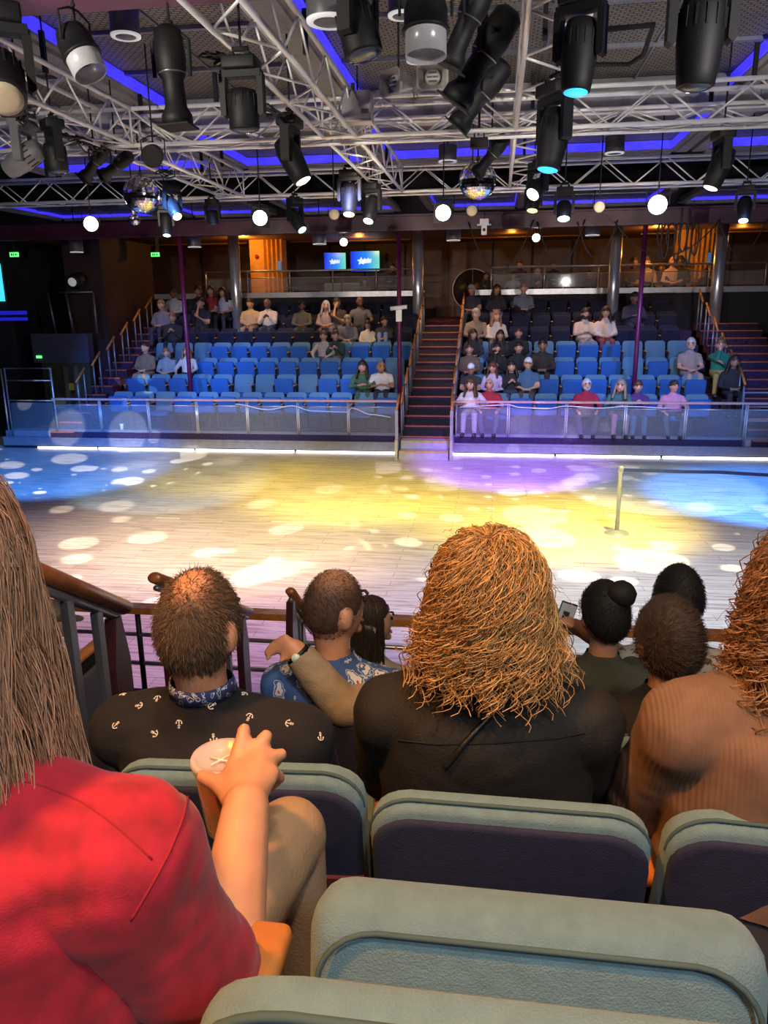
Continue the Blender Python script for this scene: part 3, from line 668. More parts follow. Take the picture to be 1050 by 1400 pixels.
# cables on the rig
def droop(a, c, sag, n=12):
    a = Vector(a); c = Vector(c); return [a.lerp(c, i/n)-Vector((0, 0, sag*4*(i/n)*(1-i/n))) for i in range(n+1)]
for k, (u0, u1, sg, lb) in enumerate(((840, 985, .75, 'black cable looping from beam to the rightmost column'), (735, 800, .95, 'black cable loop hanging left of the third steel column'), (640, 730, 1.1, 'long black cable loop beside the white camera'), (985, 1049, .7, 'black cable loop at the right picture edge'), (790, 845, .8, 'black cable loop over the third steel column'))):
    tag(MB().tube(droop(at(u0, 303, 18.9), at(u1, 300, 18.9), sg), .014, 6).build('cable', M_cable), lb, 'cable', 'cables drooping from the purple beam')
t = thing('cable_coil', 'bunch of black cable loops hanging in front of the orange pillar', 'cable', at(932, 305, 18.86))
for k in range(7):
    x = -.45+k*.13; wd = .05+.05*((k*37) % 5)/4; ln = .45+.45*((k*53) % 7)/6
    MB().tube([(x+wd*math.sin(a)*(1.2 if a > PI else .8), .012*k-.05, -ln/2+ln/2*math.cos(a)) for a in [2*PI*i/18 for i in range(19)]], .02, 6).build('loop', M_cable, t)
rnd = random.Random(3)
for k, (u, v, z) in enumerate(((30, 160, 5.46), (95, 185, 5.48), (130, 200, 5.48), (225, 235, 5.46), (300, 75, 5.46), (370, 150, 5.46))):
    p = P(u, v, z); pts = []
    for i in range(40):
        pts.append(p+Vector((rnd.uniform(-.22, .22), rnd.uniform(-.3, .3), rnd.uniform(-.1, .08))))
    sm = []
    for i in range(1, 38):
        for f_ in (0, .5): sm.append((pts[i-1]+pts[i]*2+pts[i+1])/4*(1-f_)+(pts[i]+pts[i+1]*2+pts[i+2])/4*f_)
    tag(MB().tube(sm, .011, 5).build('cable_tangle', M_cable), ('tangle of black cable on the truss at the left edge', 'tangle of black cable above the boxy moving head', 'tangle of black cable where the left trusses meet', 'tangle of black cable on the truss right of the glitter ball', 'tangle of black cable above the large wash light', 'tangle of black cable above the slanted spotlight')[k], 'cable', 'cable tangles on the trusses')
tag(MB().tube([P(780, 112, 6.3), P(830, 40, 6.3), P(893, 34, 6.3), P(880, 75, 6.3), P(860, 88, 6.3), P(800, 88, 6.3)], .03, 6).build('ceiling_bracket', M_black2), 'black bar bracket fixed to the mesh ceiling at right', 'bracket')

# every fixture hangs on a thin dark drop rod from the ceiling grid
rod_me = MB().cyl((0,0,0), (0,0,1), .011, n=6).mesh('drop_rod')
for o in list(COL.objects):
    if o.parent or o.type != 'EMPTY': continue
    k = o.name.split('.')[0]; z = o.location.z; y = o.location.y
    if k not in ('moving_head_light', 'ellipsoidal_spotlight', 'par_can', 'led_par', 'horn_loudspeaker', 'junction_box', 'black_box', 'glitter_ball', 'cylinder_downlight', 'ceiling_camera', 'cable_coil'): continue
    top = 6.68 if y < 18.2 else 6.25
    if y < 12.9 and (o.location.x < -5.25 and o.location.x > -5.9 or o.location.x < -2.17 and o.location.x > -2.75): top = 6.41
    if k == 'ceiling_camera' or k == 'cable_coil': top = z+.02; 
    r_ = link('drop_rod', rod_me, M_black2, o); lo = {'moving_head_light': .45, 'glitter_ball': .3}.get(k, .15)
    if k == 'ceiling_camera': lo, top = .15, 5.43
    if k == 'cable_coil': lo, top = -.2, 5.43
    if top-z <= lo: lo = top-z-.1
    r_.matrix_local = Matrix.Translation((0, 0, lo)) @ Matrix.Diagonal((1, 1, top-z-lo, 1))
# ================================================================== SEATS
mteal = mat('teal_fabric', (.12, .205, .245), .9, var=.10, scale=40, bump=.35, bscale=420, sheen=.15)
mblue_b = mat('teal_fabric_blue_lit', (.10, .21, .30), .9, var=.10, scale=40, bump=.3, bscale=300)  # far copy of the teal fabric, blue stage light put into its colour
mblue_f = mat('cushion_fabric_blue_lit', (.022, .11, .36), .9, var=.10, scale=40, bump=.3, bscale=300)  # far cushion copy, blue light put into its colour too
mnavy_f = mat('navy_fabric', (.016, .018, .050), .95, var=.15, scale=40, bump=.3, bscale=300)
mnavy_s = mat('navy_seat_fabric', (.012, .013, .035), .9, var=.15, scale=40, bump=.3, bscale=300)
mmar = mat('maroon_seat_back', (.075, .012, .022), .8)
mseam = mat('seam_thread', (.05, .09, .10), .9)
def seat(name, label, front, cush, rear, fold=True, arm_l=False, detail=1, group=None, low=mmar, cl=.34, arms=True):
    """theatre seat, facing +Y; origin on the floor under the front of the backrest"""
    t = thing(name, label, 'seat', (0,0,0), 0, group)
    T = Matrix.Rotation(R(11), 4, 'X')
    Bm = Matrix.Translation((0, -.02, .40)) @ T
    w, h = .52, .55
    # padded backrest with rounded shoulders, slightly dished top edge
    def shell(y0, y1, w_, h_, z0, r_, bulge, seg):
        pts = rrect(w_, h_, r_, seg, (0,1,1,0)); n = len(pts); vs = []; fs = []
        prof = [(y0, .86), (y0+.012*bulge, .965), (y0+.035*bulge, 1.0), (y1-.03*bulge, 1.0), (y1-.01*bulge, .97), (y1, .88)]
        for yy, sc in prof:
            for x, z in pts:
                zz = z*sc if z > 0 else z
                xx = x*(1-(1-sc)*.45); zz = (h_/2-(1-sc)*h_*.30 if False else z-(1-sc)*.12*(1 if z > 0 else 0)*h_) + h_/2+z0
                zz -= .022*(1-(2*xx/w_)**2)*max(0, z/(h_/2))
                vs.append((xx, y0+(yy-y0)*(1-.5*max(0, min(1, (z+h_/2)/h_))**2), zz))
        for j in range(len(prof)-1):
            for i in range(n):
                k = (i+1) % n; fs.append((j*n+i, j*n+k, (j+1)*n+k, (j+1)*n+i))
        fs += [tuple(range(n)), tuple(range((len(prof)-1)*n, len(prof)*n))]
        return MB().add(vs, fs)
    bk = shell(-.115, .0, w, h, 0, .10, 1, 6 if detail else 4).build('backrest', front, t, Bm)
    shell(-.126, -.09, w-.012, h-.022, 0, .095, .3, 6 if detail else 3).build('back_panel', rear, t, Bm)
    MB().bb((-w/2+.005, -.135, -.06), (w/2-.005, -.03, .29)).build('lower_back', low, t, Bm)
    if detail:
        pts = [(x*.985, -.094, z+h/2+.004-.022*(1-(2*x/w)**2)*max(0, z/(h/2))) for x, z in rrect(w, h, .10, 8, (0,1,1,0)) if z > -.1]
        MB().tube([(x*1.005, y, z) for x, y, z in pts], .004, 5, False).build('seam', mseam, bk)
    ct = .11
    def cf(v):
        q = Vector(v)
        if q.z > 0: q.z -= .012*(1-(q.x/.25)**2)
        return q
    Cm = Matrix.Translation((0, .05, .42)) @ (Matrix.Rotation(R(79), 4, 'X') if fold else Matrix.Identity(4)) @ Matrix.Translation((0, cl/2, 0 if not fold else -.03))
    me = bevmesh('cushion', (.50, cl, ct), .045, 4, cf)
    c_ = link('seat_cushion', me, cush, t, Cm)
    if detail:
        pts = [(x*.93, z*.86, .058-.012*(1-(x/.25)**2)) for x, z in rrect(.50, cl, .07, 6)]
        MB().tube(pts+[pts[0]], .0035, 5, False).build('seam', mseam, c_)
    for sg in ((1, -1) if arm_l else (1,)) if arms else ():
        am = bevmesh('armrest', (.058, .34, .03), .012, 3)
        a_ = link('armrest', am, M_wood, t, Matrix.Translation((sg*.285, .10, .655)))
        MB().bb((-.02, -.15, -.60), (.02, .02, -.015)).build('support', M_black2, a_)
    MB().bb((-.035, -.10, 0), (.035, -.02, .38)).bb((-.22, -.1, .34), (.22, .02, .39)).build('pedestal', M_black2, t)
    return t
GRP_B = 'blue-lit seats of the far stand'
pf_blue = seat('theatre_seat', 'x', mblue_b, mblue_f, mnavy_f, True, False, 0, GRP_B, cl=.42)
pd_blue = seat('theatre_seat', 'x', mblue_b, mblue_f, mnavy_f, False, False, 0, GRP_B, cl=.42)
pf_navy = seat('theatre_seat', 'x', mnavy_s, mnavy_s, mnavy_f, True, False, 0, 'navy seats of the far stand', cl=.42)
pd_navy = seat('theatre_seat', 'x', mnavy_s, mnavy_s, mnavy_f, False, False, 0, 'navy seats of the far stand', cl=.42)
protos = [pf_blue, pd_blue, pf_navy, pd_navy]
# ---------- the far audience, listed as (row, pixel of the head, look ...)
SK = dict(l=(.62, .36, .25), t=(.48, .26, .16), d=(.16, .075, .045), m=(.33, .17, .10), r=(.62, .30, .22))
# row, u, v, skin, shirt, trousers, hair style, hair colour, pose, label
FP = [
 (2, 199, 475, 'l', (.20,.15,.11), (.30,.22,.17), 'tied', (.04,.02,.012), 'lap', 'woman in brown top with dark bag strap, left end of blue seats'),
 (2, 228, 482, 'l', (.22,.30,.36), (.16,.02,.03), 'short', (.25,.13,.06), 'lap', 'child in pale blue jacket between brown top and white jacket'),
 (2, 256, 480, 'l', (.62,.58,.55), (.03,.03,.04), 'long', (.28,.16,.08), 'wide', 'woman in white jacket behind the left purple pole'),
 (1, 497, 506, 'l', (.06,.13,.05), (.05,.10,.05), 'long', (.03,.018,.012), 'lean', 'woman in green dress near the middle stair'),
 (1, 523, 508, 't', (.70,.70,.72), (.03,.03,.05), 'bald', (.1,.06,.04), 'lean', 'bald man in white polo leaning over his phone'),
 (3, 443, 459, 'l', (.45,.40,.36), (.10,.11,.13), 'short', (.10,.06,.03), 'wide', 'person in cream top and grey trousers, fourth row, left of green jacket'),
 (3, 459, 458, 'l', (.03,.06,.04), (.28,.16,.10), 'short', (.06,.035,.02), 'hold', 'person in dark green jacket eating, fourth row'),
 (4, 476, 437, 'l', (.16,.14,.13), (.28,.26,.25), 'short', (.35,.28,.2), 'lap', 'older man in striped dark sweater behind the green jacket'),
 (4, 503, 444, 'm', (.70,.52,.30), (.45,.36,.30), 'long', (.03,.015,.01), 'lap', 'woman in cream hoodie with braids, navy seats'),
 (4, 526, 439, 't', (.04,.03,.03), (.24,.28,.40), 'short', (.02,.015,.01), 'knees', 'person in dark jacket with jeans knees drawn up'),
 (5, 342, 415, 't', (.50,.34,.18), (.34,.22,.13), 'short', (.02,.012,.01), 'lap', 'man in tan sweater beside the first steel column'),
 (5, 367, 415, 'd', (.70,.55,.44), (.05,.05,.06), 'bald', (.02,.012,.01), 'hold', 'man in white shirt next to the tan sweater'),
 (5, 413, 418, 'd', (.10,.09,.08), (.05,.05,.06), 'short', (.012,.01,.01), 'lap', 'man in dark patterned shirt with pendant below the deck edge'),
 (5, 446, 418, 'l', (.40,.28,.30), (.24,.09,.05), 'long', (.42,.40,.42), 'lap', 'grey haired woman in pink top and rust trousers'),
 (5, 461, 414, 't', (.05,.04,.05), (.18,.18,.24), 'short', (.03,.02,.015), 'chin', 'person in dark tee resting chin on hand'),
 (5, 493, 412, 'd', (.13,.12,.13), (.04,.04,.05), 'bald', (.012,.01,.01), 'wide', 'broad man in grey striped polo in the navy seats'),
 (6, 238, 401, 'd', (.42,.40,.46), (.05,.05,.08), 'short', (.012,.01,.01), 'lap', 'person in white shirt with print left of the purple pole'),
 (5, 221, 417, 'l', (.20,.20,.25), (.05,.05,.07), 'short', (.2,.15,.1), 'lap', 'person in grey striped shirt at the far left navy seats'),
 (4, 237, 434, 't', (.03,.025,.03), (.02,.02,.03), 'short', (.22,.12,.05), 'hold', 'person in black hugging a tan bundle at far left'),
 (6, 272, 398, 'm', (.02,.018,.025), (.02,.02,.03), 'short', (.015,.01,.01), 'lap', 'person in black cap and top left of the red top'),
 (5, 275, 414, 't', (.02,.018,.025), (.02,.02,.03), 'short', (.02,.012,.01), 'chin', 'person in black with raised hands left of steel column'),
 (6, 289, 398, 't', (.26,.02,.03), (.02,.02,.03), 'long', (.05,.02,.012), 'lap', 'woman in red top left of the first steel column'),
 (6, 305, 400, 't', (.50,.48,.55), (.03,.03,.05), 'long', (.02,.012,.01), 'lap', 'woman in white top half hidden by the first steel column'),
 (4, 651, 429, 'l', (.30,.20,.12), (.03,.03,.04), 'short', (.4,.36,.32), 'lap', 'grey haired person in plaid shirt beside the middle stair'),
 (4, 679, 432, 'l', (.72,.58,.42), (.16,.14,.14), 'long', (.30,.15,.07), 'lap', 'woman in cream sweater right of the plaid shirt'),
 (4, 800, 429, 'l', (.62,.46,.32), (.30,.24,.20), 'short', (.03,.02,.012), 'phone', 'bearded man in cream shirt reading, left of the couple'),
 (4, 828, 427, 'l', (.66,.52,.40), (.24,.05,.07), 'long', (.05,.02,.012), 'lap', 'woman in white printed shirt and red trousers'),
 (3, 647, 457, 't', (.03,.025,.03), (.03,.02,.03), 'long', (.04,.015,.01), 'lap', 'woman in dark top below the plaid shirt'),
 (3, 684, 458, 't', (.04,.035,.035), (.03,.03,.03), 'long', (.03,.015,.01), 'lap', 'person in black top below the cream sweater'),
 (3, 709, 455, 'r', (.02,.02,.022), (.02,.02,.025), 'short', (.06,.035,.02), 'lap', 'man in black zipped jacket with glasses, fourth row'),
 (2, 642, 477, 'r', (.13,.09,.06), (.04,.04,.05), 'short', (.06,.03,.015), 'lap', 'person in brown top at the stair end of the third row'),
 (2, 679, 476, 't', (.025,.022,.025), (.05,.05,.05), 'short', (.02,.012,.01), 'chin', 'bearded man in black with hands clasped'),
 (2, 709, 475, 'l', (.018,.018,.025), (.02,.02,.03), 'tied', (.02,.012,.01), 'lap', 'woman in black top left of the dark teal seat'),
 (2, 742, 471, 'm', (.03,.025,.022), (.03,.03,.03), 'short', (.015,.01,.01), 'lap', 'man in dark shirt at the right end of the third row group'),
 (1, 644, 504, 't', (.035,.035,.045), (.05,.05,.06), 'cap', (.75,.75,.78), 'lap', 'man in dark tee with white cap by the stair'),
 (1, 674, 502, 'r', (.50,.40,.58), (.05,.05,.08), 'long', (.10,.04,.02), 'lap', 'woman in lilac top, second row'),
 (1, 699, 501, 'l', (.02,.018,.025), (.05,.06,.12), 'long', (.03,.015,.012), 'hold', 'woman in black top holding a white cup'),
 (1, 722, 497, 'l', (.06,.14,.26), (.07,.07,.08), 'cap', (.72,.74,.78), 'lap', 'man in blue tee with white cap turned aside'),
 (0, 645, 530, 'l', (.68,.58,.58), (.40,.36,.38), 'long', (.10,.04,.02), 'rail', 'woman in white blouse behind the right railing by the stair'),
 (0, 669, 525, 'r', (.36,.02,.035), (.05,.05,.08), 'bald', (.2,.1,.06), 'wide', 'bald man in red polo in the front row'),
 (0, 802, 526, 'r', (.36,.015,.04), (.05,.05,.07), 'beard', (.55,.52,.55), 'wide', 'white bearded man in red shirt behind the railing'),
 (0, 845, 527, 'r', (.05,.13,.13), (.34,.12,.20), 'long', (.30,.20,.13), 'lean', 'blonde woman in teal top and pink trousers'),
 (0, 872, 528, 'l', (.09,.03,.14), (.05,.09,.2), 'short', (.10,.03,.02), 'hold', 'person in purple print top with auburn hair'),
 (0, 921, 528, 'r', (.62,.26,.42), (.05,.06,.08), 'short', (.04,.03,.025), 'wide', 'man in pink shirt at the right end of the front row'),
 (2, 944, 470, 'r', (.34,.26,.22), (.42,.32,.26), 'beard', (.5,.46,.44), 'lap', 'white bearded man in beige shirt and shorts at right'),
 (2, 985, 471, 'l', (.02,.18,.12), (.40,.28,.08), 'bun', (.20,.10,.05), 'chin', 'woman in green sweater holding hands near her face'),
 (1, 1003, 494, 'm', (.02,.018,.025), (.03,.025,.03), 'long', (.03,.015,.012), 'lap', 'person in black behind the guard rail at right'),
 (6, 645, 396, 't', (.03,.03,.06), (.04,.05,.09), 'cap', (.3,.3,.36), 'lap', 'man in dark tee with pale cap in the top row by the stair'),
 (6, 679, 396, 't', (.03,.025,.04), (.16,.18,.30), 'long', (.03,.012,.01), 'lap', 'woman in dark top and jeans, top row'),
 (6, 716, 394, 'l', (.17,.18,.26), (.03,.03,.05), 'short', (.2,.15,.12), 'foot', 'man in grey-blue shirt with one foot up on the seat'),
 (5, 867, 407, 'm', (.03,.03,.07), (.03,.03,.06), 'cap', (.02,.02,.03), 'phone', 'man in navy shirt with dark cap behind the right purple pole'),
]
occ = {}
FPX = []
for (k, u, v, *rest) in FP:
    y, z = frow(k); p = at(u, v, y-.22); FPX.append(p); occ.setdefault(k, []).append(p.x)
down_extra = {0: [-8.45, -3.15], 1: [-6.55, -5.95, -2.75, -4.85], 2: [3.35, 4.4, -2.7], 3: [-9.75, -9.15, -8.55, -6.9, 3.6, 4.2, 4.78, 1.2], 4: [], 5: [], 6: []}
ords = ('front', 'second', 'third', 'fourth', 'fifth', 'sixth', 'top')
for k in range(7):
    y, z = frow(k)
    for sec, x0, n in (('left', -2.62, 13), ('right', -.52, 10)):
        xs = [x0-.578*i for i in range(n)] if sec == 'left' else [x0+.578*i for i in range(n)]
        off = (0, .09, -.05, .06, -.03, .05, 0)[k]
        n_here = 0
        for i, x in enumerate(xs):
            x += off
            if abs(x+8.05) < .3 and k >= 5: continue
            if k == 6 and (abs(x-3.33) < .34 or x > 5.5): continue
            busy = any(abs(x-q) < .26 for q in occ.get(k, ()))
            dn_ = busy or any(abs(x-q) < .26 for q in down_extra[k])
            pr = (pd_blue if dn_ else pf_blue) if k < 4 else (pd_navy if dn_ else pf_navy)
            side = 'stair' if True else ''
            cnt = i+1; od = ('first', 'second', 'third', 'fourth', 'fifth', 'sixth', 'seventh', 'eighth', 'ninth', 'tenth', 'eleventh', 'twelfth', 'thirteenth')[i]
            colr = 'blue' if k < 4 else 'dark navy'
            state = 'occupied' if busy else ('open' if dn_ else 'folded-up')
            dup(pr, (x, y, z), PI, f'{state} {colr} seat, {ords[k]} row {sec} of the middle stair, {od} from it')
for p_ in protos:
    for c in list(p_.children):
        for g in list(c.children): bpy.data.objects.remove(g)
        bpy.data.objects.remove(c)
    bpy.data.objects.remove(p_)
# ================================================================== FAR MISC
# orange lit pillars in the lounge
mor = mat('orange_pillar_fabric', (.62, .30, .05), .6, var=.15, scale=6)
for u0, u1, lb in ((342, 386, 'orange lit pillar left behind the lounge railing'), (925, 972, 'orange lit pillar right behind the lounge railing')):
    a, c = at(u0, 360, 26.6), at(u1, 360, 26.6)
    t = thing('lounge_pillar', lb, 'pillar', ((a.x+c.x)/2, 26.9, 3.3), 0, 'orange pillars in the lounge'); hw = (c.x-a.x)/2
    MB().bb((-hw*1.0, -.3, 0), (-hw*.1, .3, 2.34)).build('panel', mor, t)
    MB().prism([(-hw*.1+ (hw*1.1)*i/16, -.3-.04*math.cos(i*PI/2)) for i in range(17)]+[(hw, .3), (-hw*.1, .3)], 0, 2.34, 'z').build('drape', mor, t)
    MB().cyl((-hw*.55, -.31, 1.77), (-hw*.55, -.34, 1.77), .07).build('alarm_bell', mat('red_bell', (.3, .02, .01), .4), t)
    MB().bb((hw*.75, -.36, 1.27), (hw*.95, -.33, 1.62)).build('notice', mat('blue_notice', (.1, .25, .6), .5, 0, (.1, .3, .8), .25), t)
# televisions
mtv = mat('tv_screen', (.02, .1, .5), .2, 0, (.0, .2, .9), 1.0)
N, L, b = nodes(mtv)
tc = N.new('ShaderNodeTexCoord'); sp = N.new('ShaderNodeSeparateXYZ'); L.new(tc.outputs['Generated'], sp.inputs[0])
cr = N.new('ShaderNodeValToRGB'); cr.color_ramp.elements[0].color = (.01, .01, .75, 1); cr.color_ramp.elements[1].color = (.18, .72, .52, 1); e = cr.color_ramp.elements.new(.55); e.color = (.01, .25, .85, 1)
L.new(sp.outputs[0], cr.inputs[0]); L.new(cr.outputs[0], b.inputs['Emission Color'])
mlogo = mat('tv_logo_white', (.8, .85, 1), .3, 0, (.6, .75, 1), 1.0)
for u, v, w_, h_, rz, lb in ((458, 358, .78, .62, .35, 'left television with blue screen and white star logo'), (499, 357, 1.05, .68, 0, 'right television with bright blue-green screen and white star logo')):
    t = thing('television', lb, 'television', at(u, v, 28.6), rz, 'televisions in the lounge')
    MB().bb((-w_/2-.02, 0, -h_/2-.02), (w_/2+.02, .06, h_/2+.02)).build('bezel', M_black2, t)
    MB().bb((-w_/2, -.006, -h_/2), (w_/2, .0, h_/2)).build('screen', mtv, t)
    pts = []
    for i in range(10):
        a = PI/2+2*PI*i/10; r_ = (.15 if i % 2 == 0 else .075)*w_; pts.append((-.13*w_+r_*math.cos(a), r_*math.sin(a)*.95))
    MB().prism(pts, -.012, -.007, 'y').prism([(-.08*w_, -.08*w_), (.21*w_, -.055*w_), (.23*w_, .10*w_), (.17*w_, .05*w_), (.12*w_, .11*w_), (.05*w_, .06*w_), (-.02*w_, .11*w_)], -.012, -.007, 'y').build('logo', mlogo, t)
    MB().bb((-.08, .06, -.08), (.08, 1.0, .08)).build('wall_mount', M_black2, t)
# lounge railing with glass on both sides of the stair head
for lb, x0, x1 in (('lounge railing above the left navy seats', -9.4, -2.4), ('lounge railing above the right navy seats', -.2, 7.8)):
    t = thing('lounge_railing', lb, 'railing', ((x0+x1)/2, 25.0, 3.86), 0, 'lounge railings'); hw = (x1-x0)/2
    MB().cyl((-hw, 0, .66), (hw, 0, .66), .03).build('top_rail', M_frame, t)
    MB().cyl((-hw, 0, .45), (hw, 0, .45), .014).build('mid_rail', M_frame, t)
    n = int(2*hw/1.4)
    for i in range(n+1):
        x = -hw+2*hw*i/n; MB().cyl((x, 0, 0), (x, 0, .66), .022).build('post', M_frame, t)
        if i < n: MB().bb((x+.05, -.005, .05), (x+2*hw/n-.05, .005, .43)).build('glass_pane', mglass, t)
# lounge tables & stools
M_table = mat('lounge_table', (.16, .13, .13), .3)
for u, v, lb in ((400, 383, 'lounge table right of the left orange pillar'), (530, 383, 'lounge table near the purple pole'), (736, 375, 'lounge table beside the capped person'), (770, 378, 'lounge table left of the third steel column'), (893, 376, 'lounge table in front of the orange pillar group'), (960, 378, 'lounge table left of the rightmost column')):
    p = at(u, v, 25.7); t = thing('lounge_table', lb, 'table', (p.x, 25.7, 3.3), 0, 'small lounge tables')
    MB().lathe([(.30, .70), (.31, .72), (.30, .74)], (0,0,0), n=20).build('top', M_table, t); MB().cyl((0,0,.02), (0,0,.7), .03).build('column', M_steel, t); MB().lathe([(.2, 0), (.18, .03)], (0,0,0), n=16).build('foot', M_steel, t)
M_arm = mat('lounge_chair_fabric', (.30, .36, .42), .8)
for u, lb in ((453, 'pale blue-grey lounge armchair below the left television'), (478, 'pale blue-grey lounge armchair below the right television')):
    p = at(u, 385, 26.3); t = thing('lounge_armchair', lb, 'armchair', (p.x, 26.3, 3.3), 0, 'lounge armchairs')
    link('seat', bevmesh('seat', (.55, .5, .22), .05, 3), M_arm, t, Matrix.Translation((0, 0, .36)))
    link('backrest', bevmesh('backrest', (.6, .14, .5), .06, 3), M_arm, t, Matrix.Translation((0, .26, .62)))
    for sg in (-1, 1): link('arm', bevmesh('arm', (.1, .5, .4), .045, 3), M_arm, t, Matrix.Translation((sg*.3, 0, .42)))
    for sx in (-1, 1):
        for sy in (-1, 1): MB().cyl((sx*.22, sy*.18, 0), (sx*.22, sy*.18, .26), .02).build('leg', M_steel, t)
# round mirror ornament by the stair head
t = thing('round_mirror', 'large round dark mirror with pale rim at the head of the stair', 'mirror', at(646, 396, 29.2))
MB().cyl((0, .05, 0), (0, .0, 0), .72, n=40).build('disc', mat('dark_disc', (.03, .018, .015), .3), t)
MB().tube([(.72*math.cos(a), -.01, .72*math.sin(a)) for a in [2*PI*i/40 for i in range(41)]], .018, 6).build('rim', mat('pale_rim', (.6, .6, .62), .3, .5), t)
MB().cyl((0, -.01, .1), (0, -.01, .72), .012).build('hand', M_steel, t)
# exit signs
mex = mat('green_exit', (.1, .8, .2), .4, 0, (.10, .85, .15), 2.2)
for u, v, Y, lb in ((19, 348, 21, 'green exit sign at the far left under the beam'), (212, 348, 23.5, 'green exit sign above the left stand'), (110, 487, 20.8, 'small green exit light beside the far left stair'), (53, 488, 20.62, 'small green light on the dark cabinet at left')):
    t = thing('exit_sign', lb, 'sign', at(u, v, Y), 0, 'green exit signs'); k = .6 if v > 400 else 1
    MB().bb((-.13*k, 0, -.06*k), (.13*k, .03, .06*k)).build('panel', mex, t)
    if v < 400: MB().bb((-.09, -.004, -.035), (-.05, 0, .035)).bb((-.03, -.004, -.035), (0, 0, .035)).bb((.03, -.004, -.02), (.09, 0, .02)).build('pictogram', mat('exit_dark', (.01, .1, .03), .5), t)
    MB().bb((-.02, .03, -.02), (.02, .3, 2.2 if u < 30 else .9 if v < 400 else .02)).build('bracket', M_black2, t)
# dark control corner at far left
t = thing('control_cabinet', 'grey-blue cabinet panel in the dark corner at far left', 'cabinet', (at(88, 500, 20.6).x, 20.8, 0))
mcb = mat('cabinet_blue', (.06, .065, .11), .6)
MB().bb((-.95, -.15, 1.95), (.75, .15, 2.75)).build('upper_panel', mcb, t)
MB().bb((-.75, -.1, 0), (.7, .12, 1.95)).build('base', mat('cabinet_olive', (.05, .05, .03), .7), t)
for x in (-.5, -.02, .3): MB().cyl((x, -.13, .25), (x, -.13, 1.85), .09).build('pipe', mat('olive_pipe', (.10, .10, .06), .6), t)
MB().bb((.1, -.26, 1.18), (.24, -.2, 1.38)).build('yellow_tag', mat('yellow_tag', (.7, .45, .02), .5), t)
t = thing('light_stand', 'dark follow-spot stand above the cabinet at far left', 'light stand', (at(90, 440, 20.4).x, 20.9, 2.75))
for x in (-.62, -.08, .62): MB().cyl((x, 0, 0), (x-.12*(x < 0), 0, 1.1), .03).build('post', M_steel_d, t)
MB().cyl((-.5, 0, 1.12), (.6, 0, 1.12), .025).build('crossbar', M_steel_d, t)
MB().lathe([(.16, 0), (.19, .2), (.19, .55), (.14, .6)], (.15, .3, 1.5), (.1, -1, -.2), n=18).build('lamp_head', M_black, t)
MB().lathe([(.12, 0), (.1, .03), (.01, .04)], (.21, -.31, 1.38), (.1, -1, -.2), n=16).build('lens', mat('dim_lens', (.4, .42, .4), .2, 0, (.7, .75, .7), .3), t)
MB().cyl((.15, .2, 1.0), (.15, .2, 1.5), .04).build('yoke_post', M_black, t)
t = thing('led_screen', 'bright cyan screen edge at the left picture border', 'screen', at(-4, 385, 19.5))
MB().bb((-.25, 0, -.5), (.13, .05, .45)).build('screen', mat('cyan_screen', (.1, .7, .9), .3, 0, (.05, .6, .85), 1.3), t); MB().bb((-.3, .05, -1.2), (.18, .12, .5)).build('frame', M_black2, t)
MB().bb((-.3, .0, -.85), (.7, .06, -.75)).bb((-.3, 0, -1.0), (.7, .06, -.92)).build('blue_tubes', mat('blue_tube', (.02, .02, .3), .4, 0, (.02, .02, .9), .5), t)
MB().bb((-.3, .05, -3.0), (.2, .2, -1.2)).build('pedestal', M_black2, t)
# stanchion with belt
p = atz(843, 729, 0)
M_st = mat('stanchion_steel', (.42, .47, .56), .3, .5)
t = thing('stanchion', 'chrome stanchion post with blue belt on the dance floor', 'stanchion', (p.x, p.y, 0))
MB().lathe([(.185, 0), (.185, .012), (.16, .03), (.06, .05), (.035, .055)], (0,0,0), n=32).build('base', M_st, t)
MB().lathe([(.033, .05), (.033, .95), (.04, .955), (.04, 1.04), (.03, 1.05), (.01, 1.05)], (0,0,0), n=20).build('post', M_st, t)
q = at(1075, 651, p.y+.4)-Vector((p.x, p.y, 0))
pts = [Vector((.03, 0, .99)), Vector((.9, .12, .955)), Vector((q.x*.6, .25, .93)), Vector((q.x, .4, q.z))]
mbt = MB()
vs = []
for pt in pts: vs += [pt+Vector((0, 0, .025)), pt-Vector((0, 0, .025)), pt+Vector((0, .004, .025)), pt+Vector((0, .004, -.025))]
fs = []
for i in range(3):
    o_ = i*4; fs += [(o_, o_+1, o_+5, o_+4), (o_+2, o_+6, o_+7, o_+3), (o_, o_+4, o_+6, o_+2), (o_+1, o_+3, o_+7, o_+5)]
mbt.add(vs, fs, False).build('belt', mat('blue_belt', (.02, .04, .16), .7), t)
p2 = Vector((p.x+q.x, p.y+.4, 0))
t2 = thing('stanchion', 'second chrome stanchion beyond the right picture edge holding the belt', 'stanchion', p2)
MB().lathe([(.185, 0), (.185, .012), (.16, .03), (.06, .05), (.035, .055)], (0,0,0), n=32).build('base', M_st, t2); MB().lathe([(.033, .05), (.033, .95), (.04, 1.04), (.01, 1.05)], (0,0,0), n=20).build('post', M_st, t2)
# paper cup left on the far platform
t = thing('paper_cup', 'white paper cup standing on the far platform behind the left railing', 'cup', (at(166, 580, 18.35).x, 18.36, F0))
MB().lathe([(.035, 0), (.048, .13), (.05, .135)], (0,0,0), n=16).build('cup_body', mat('paper_white', (.8, .8, .8), .5), t); MB().lathe([(.052, .13), (.052, .15), (.02, .155)], (0,0,0), n=16).build('lid', mat('lid_white', (.75, .75, .76), .4), t)
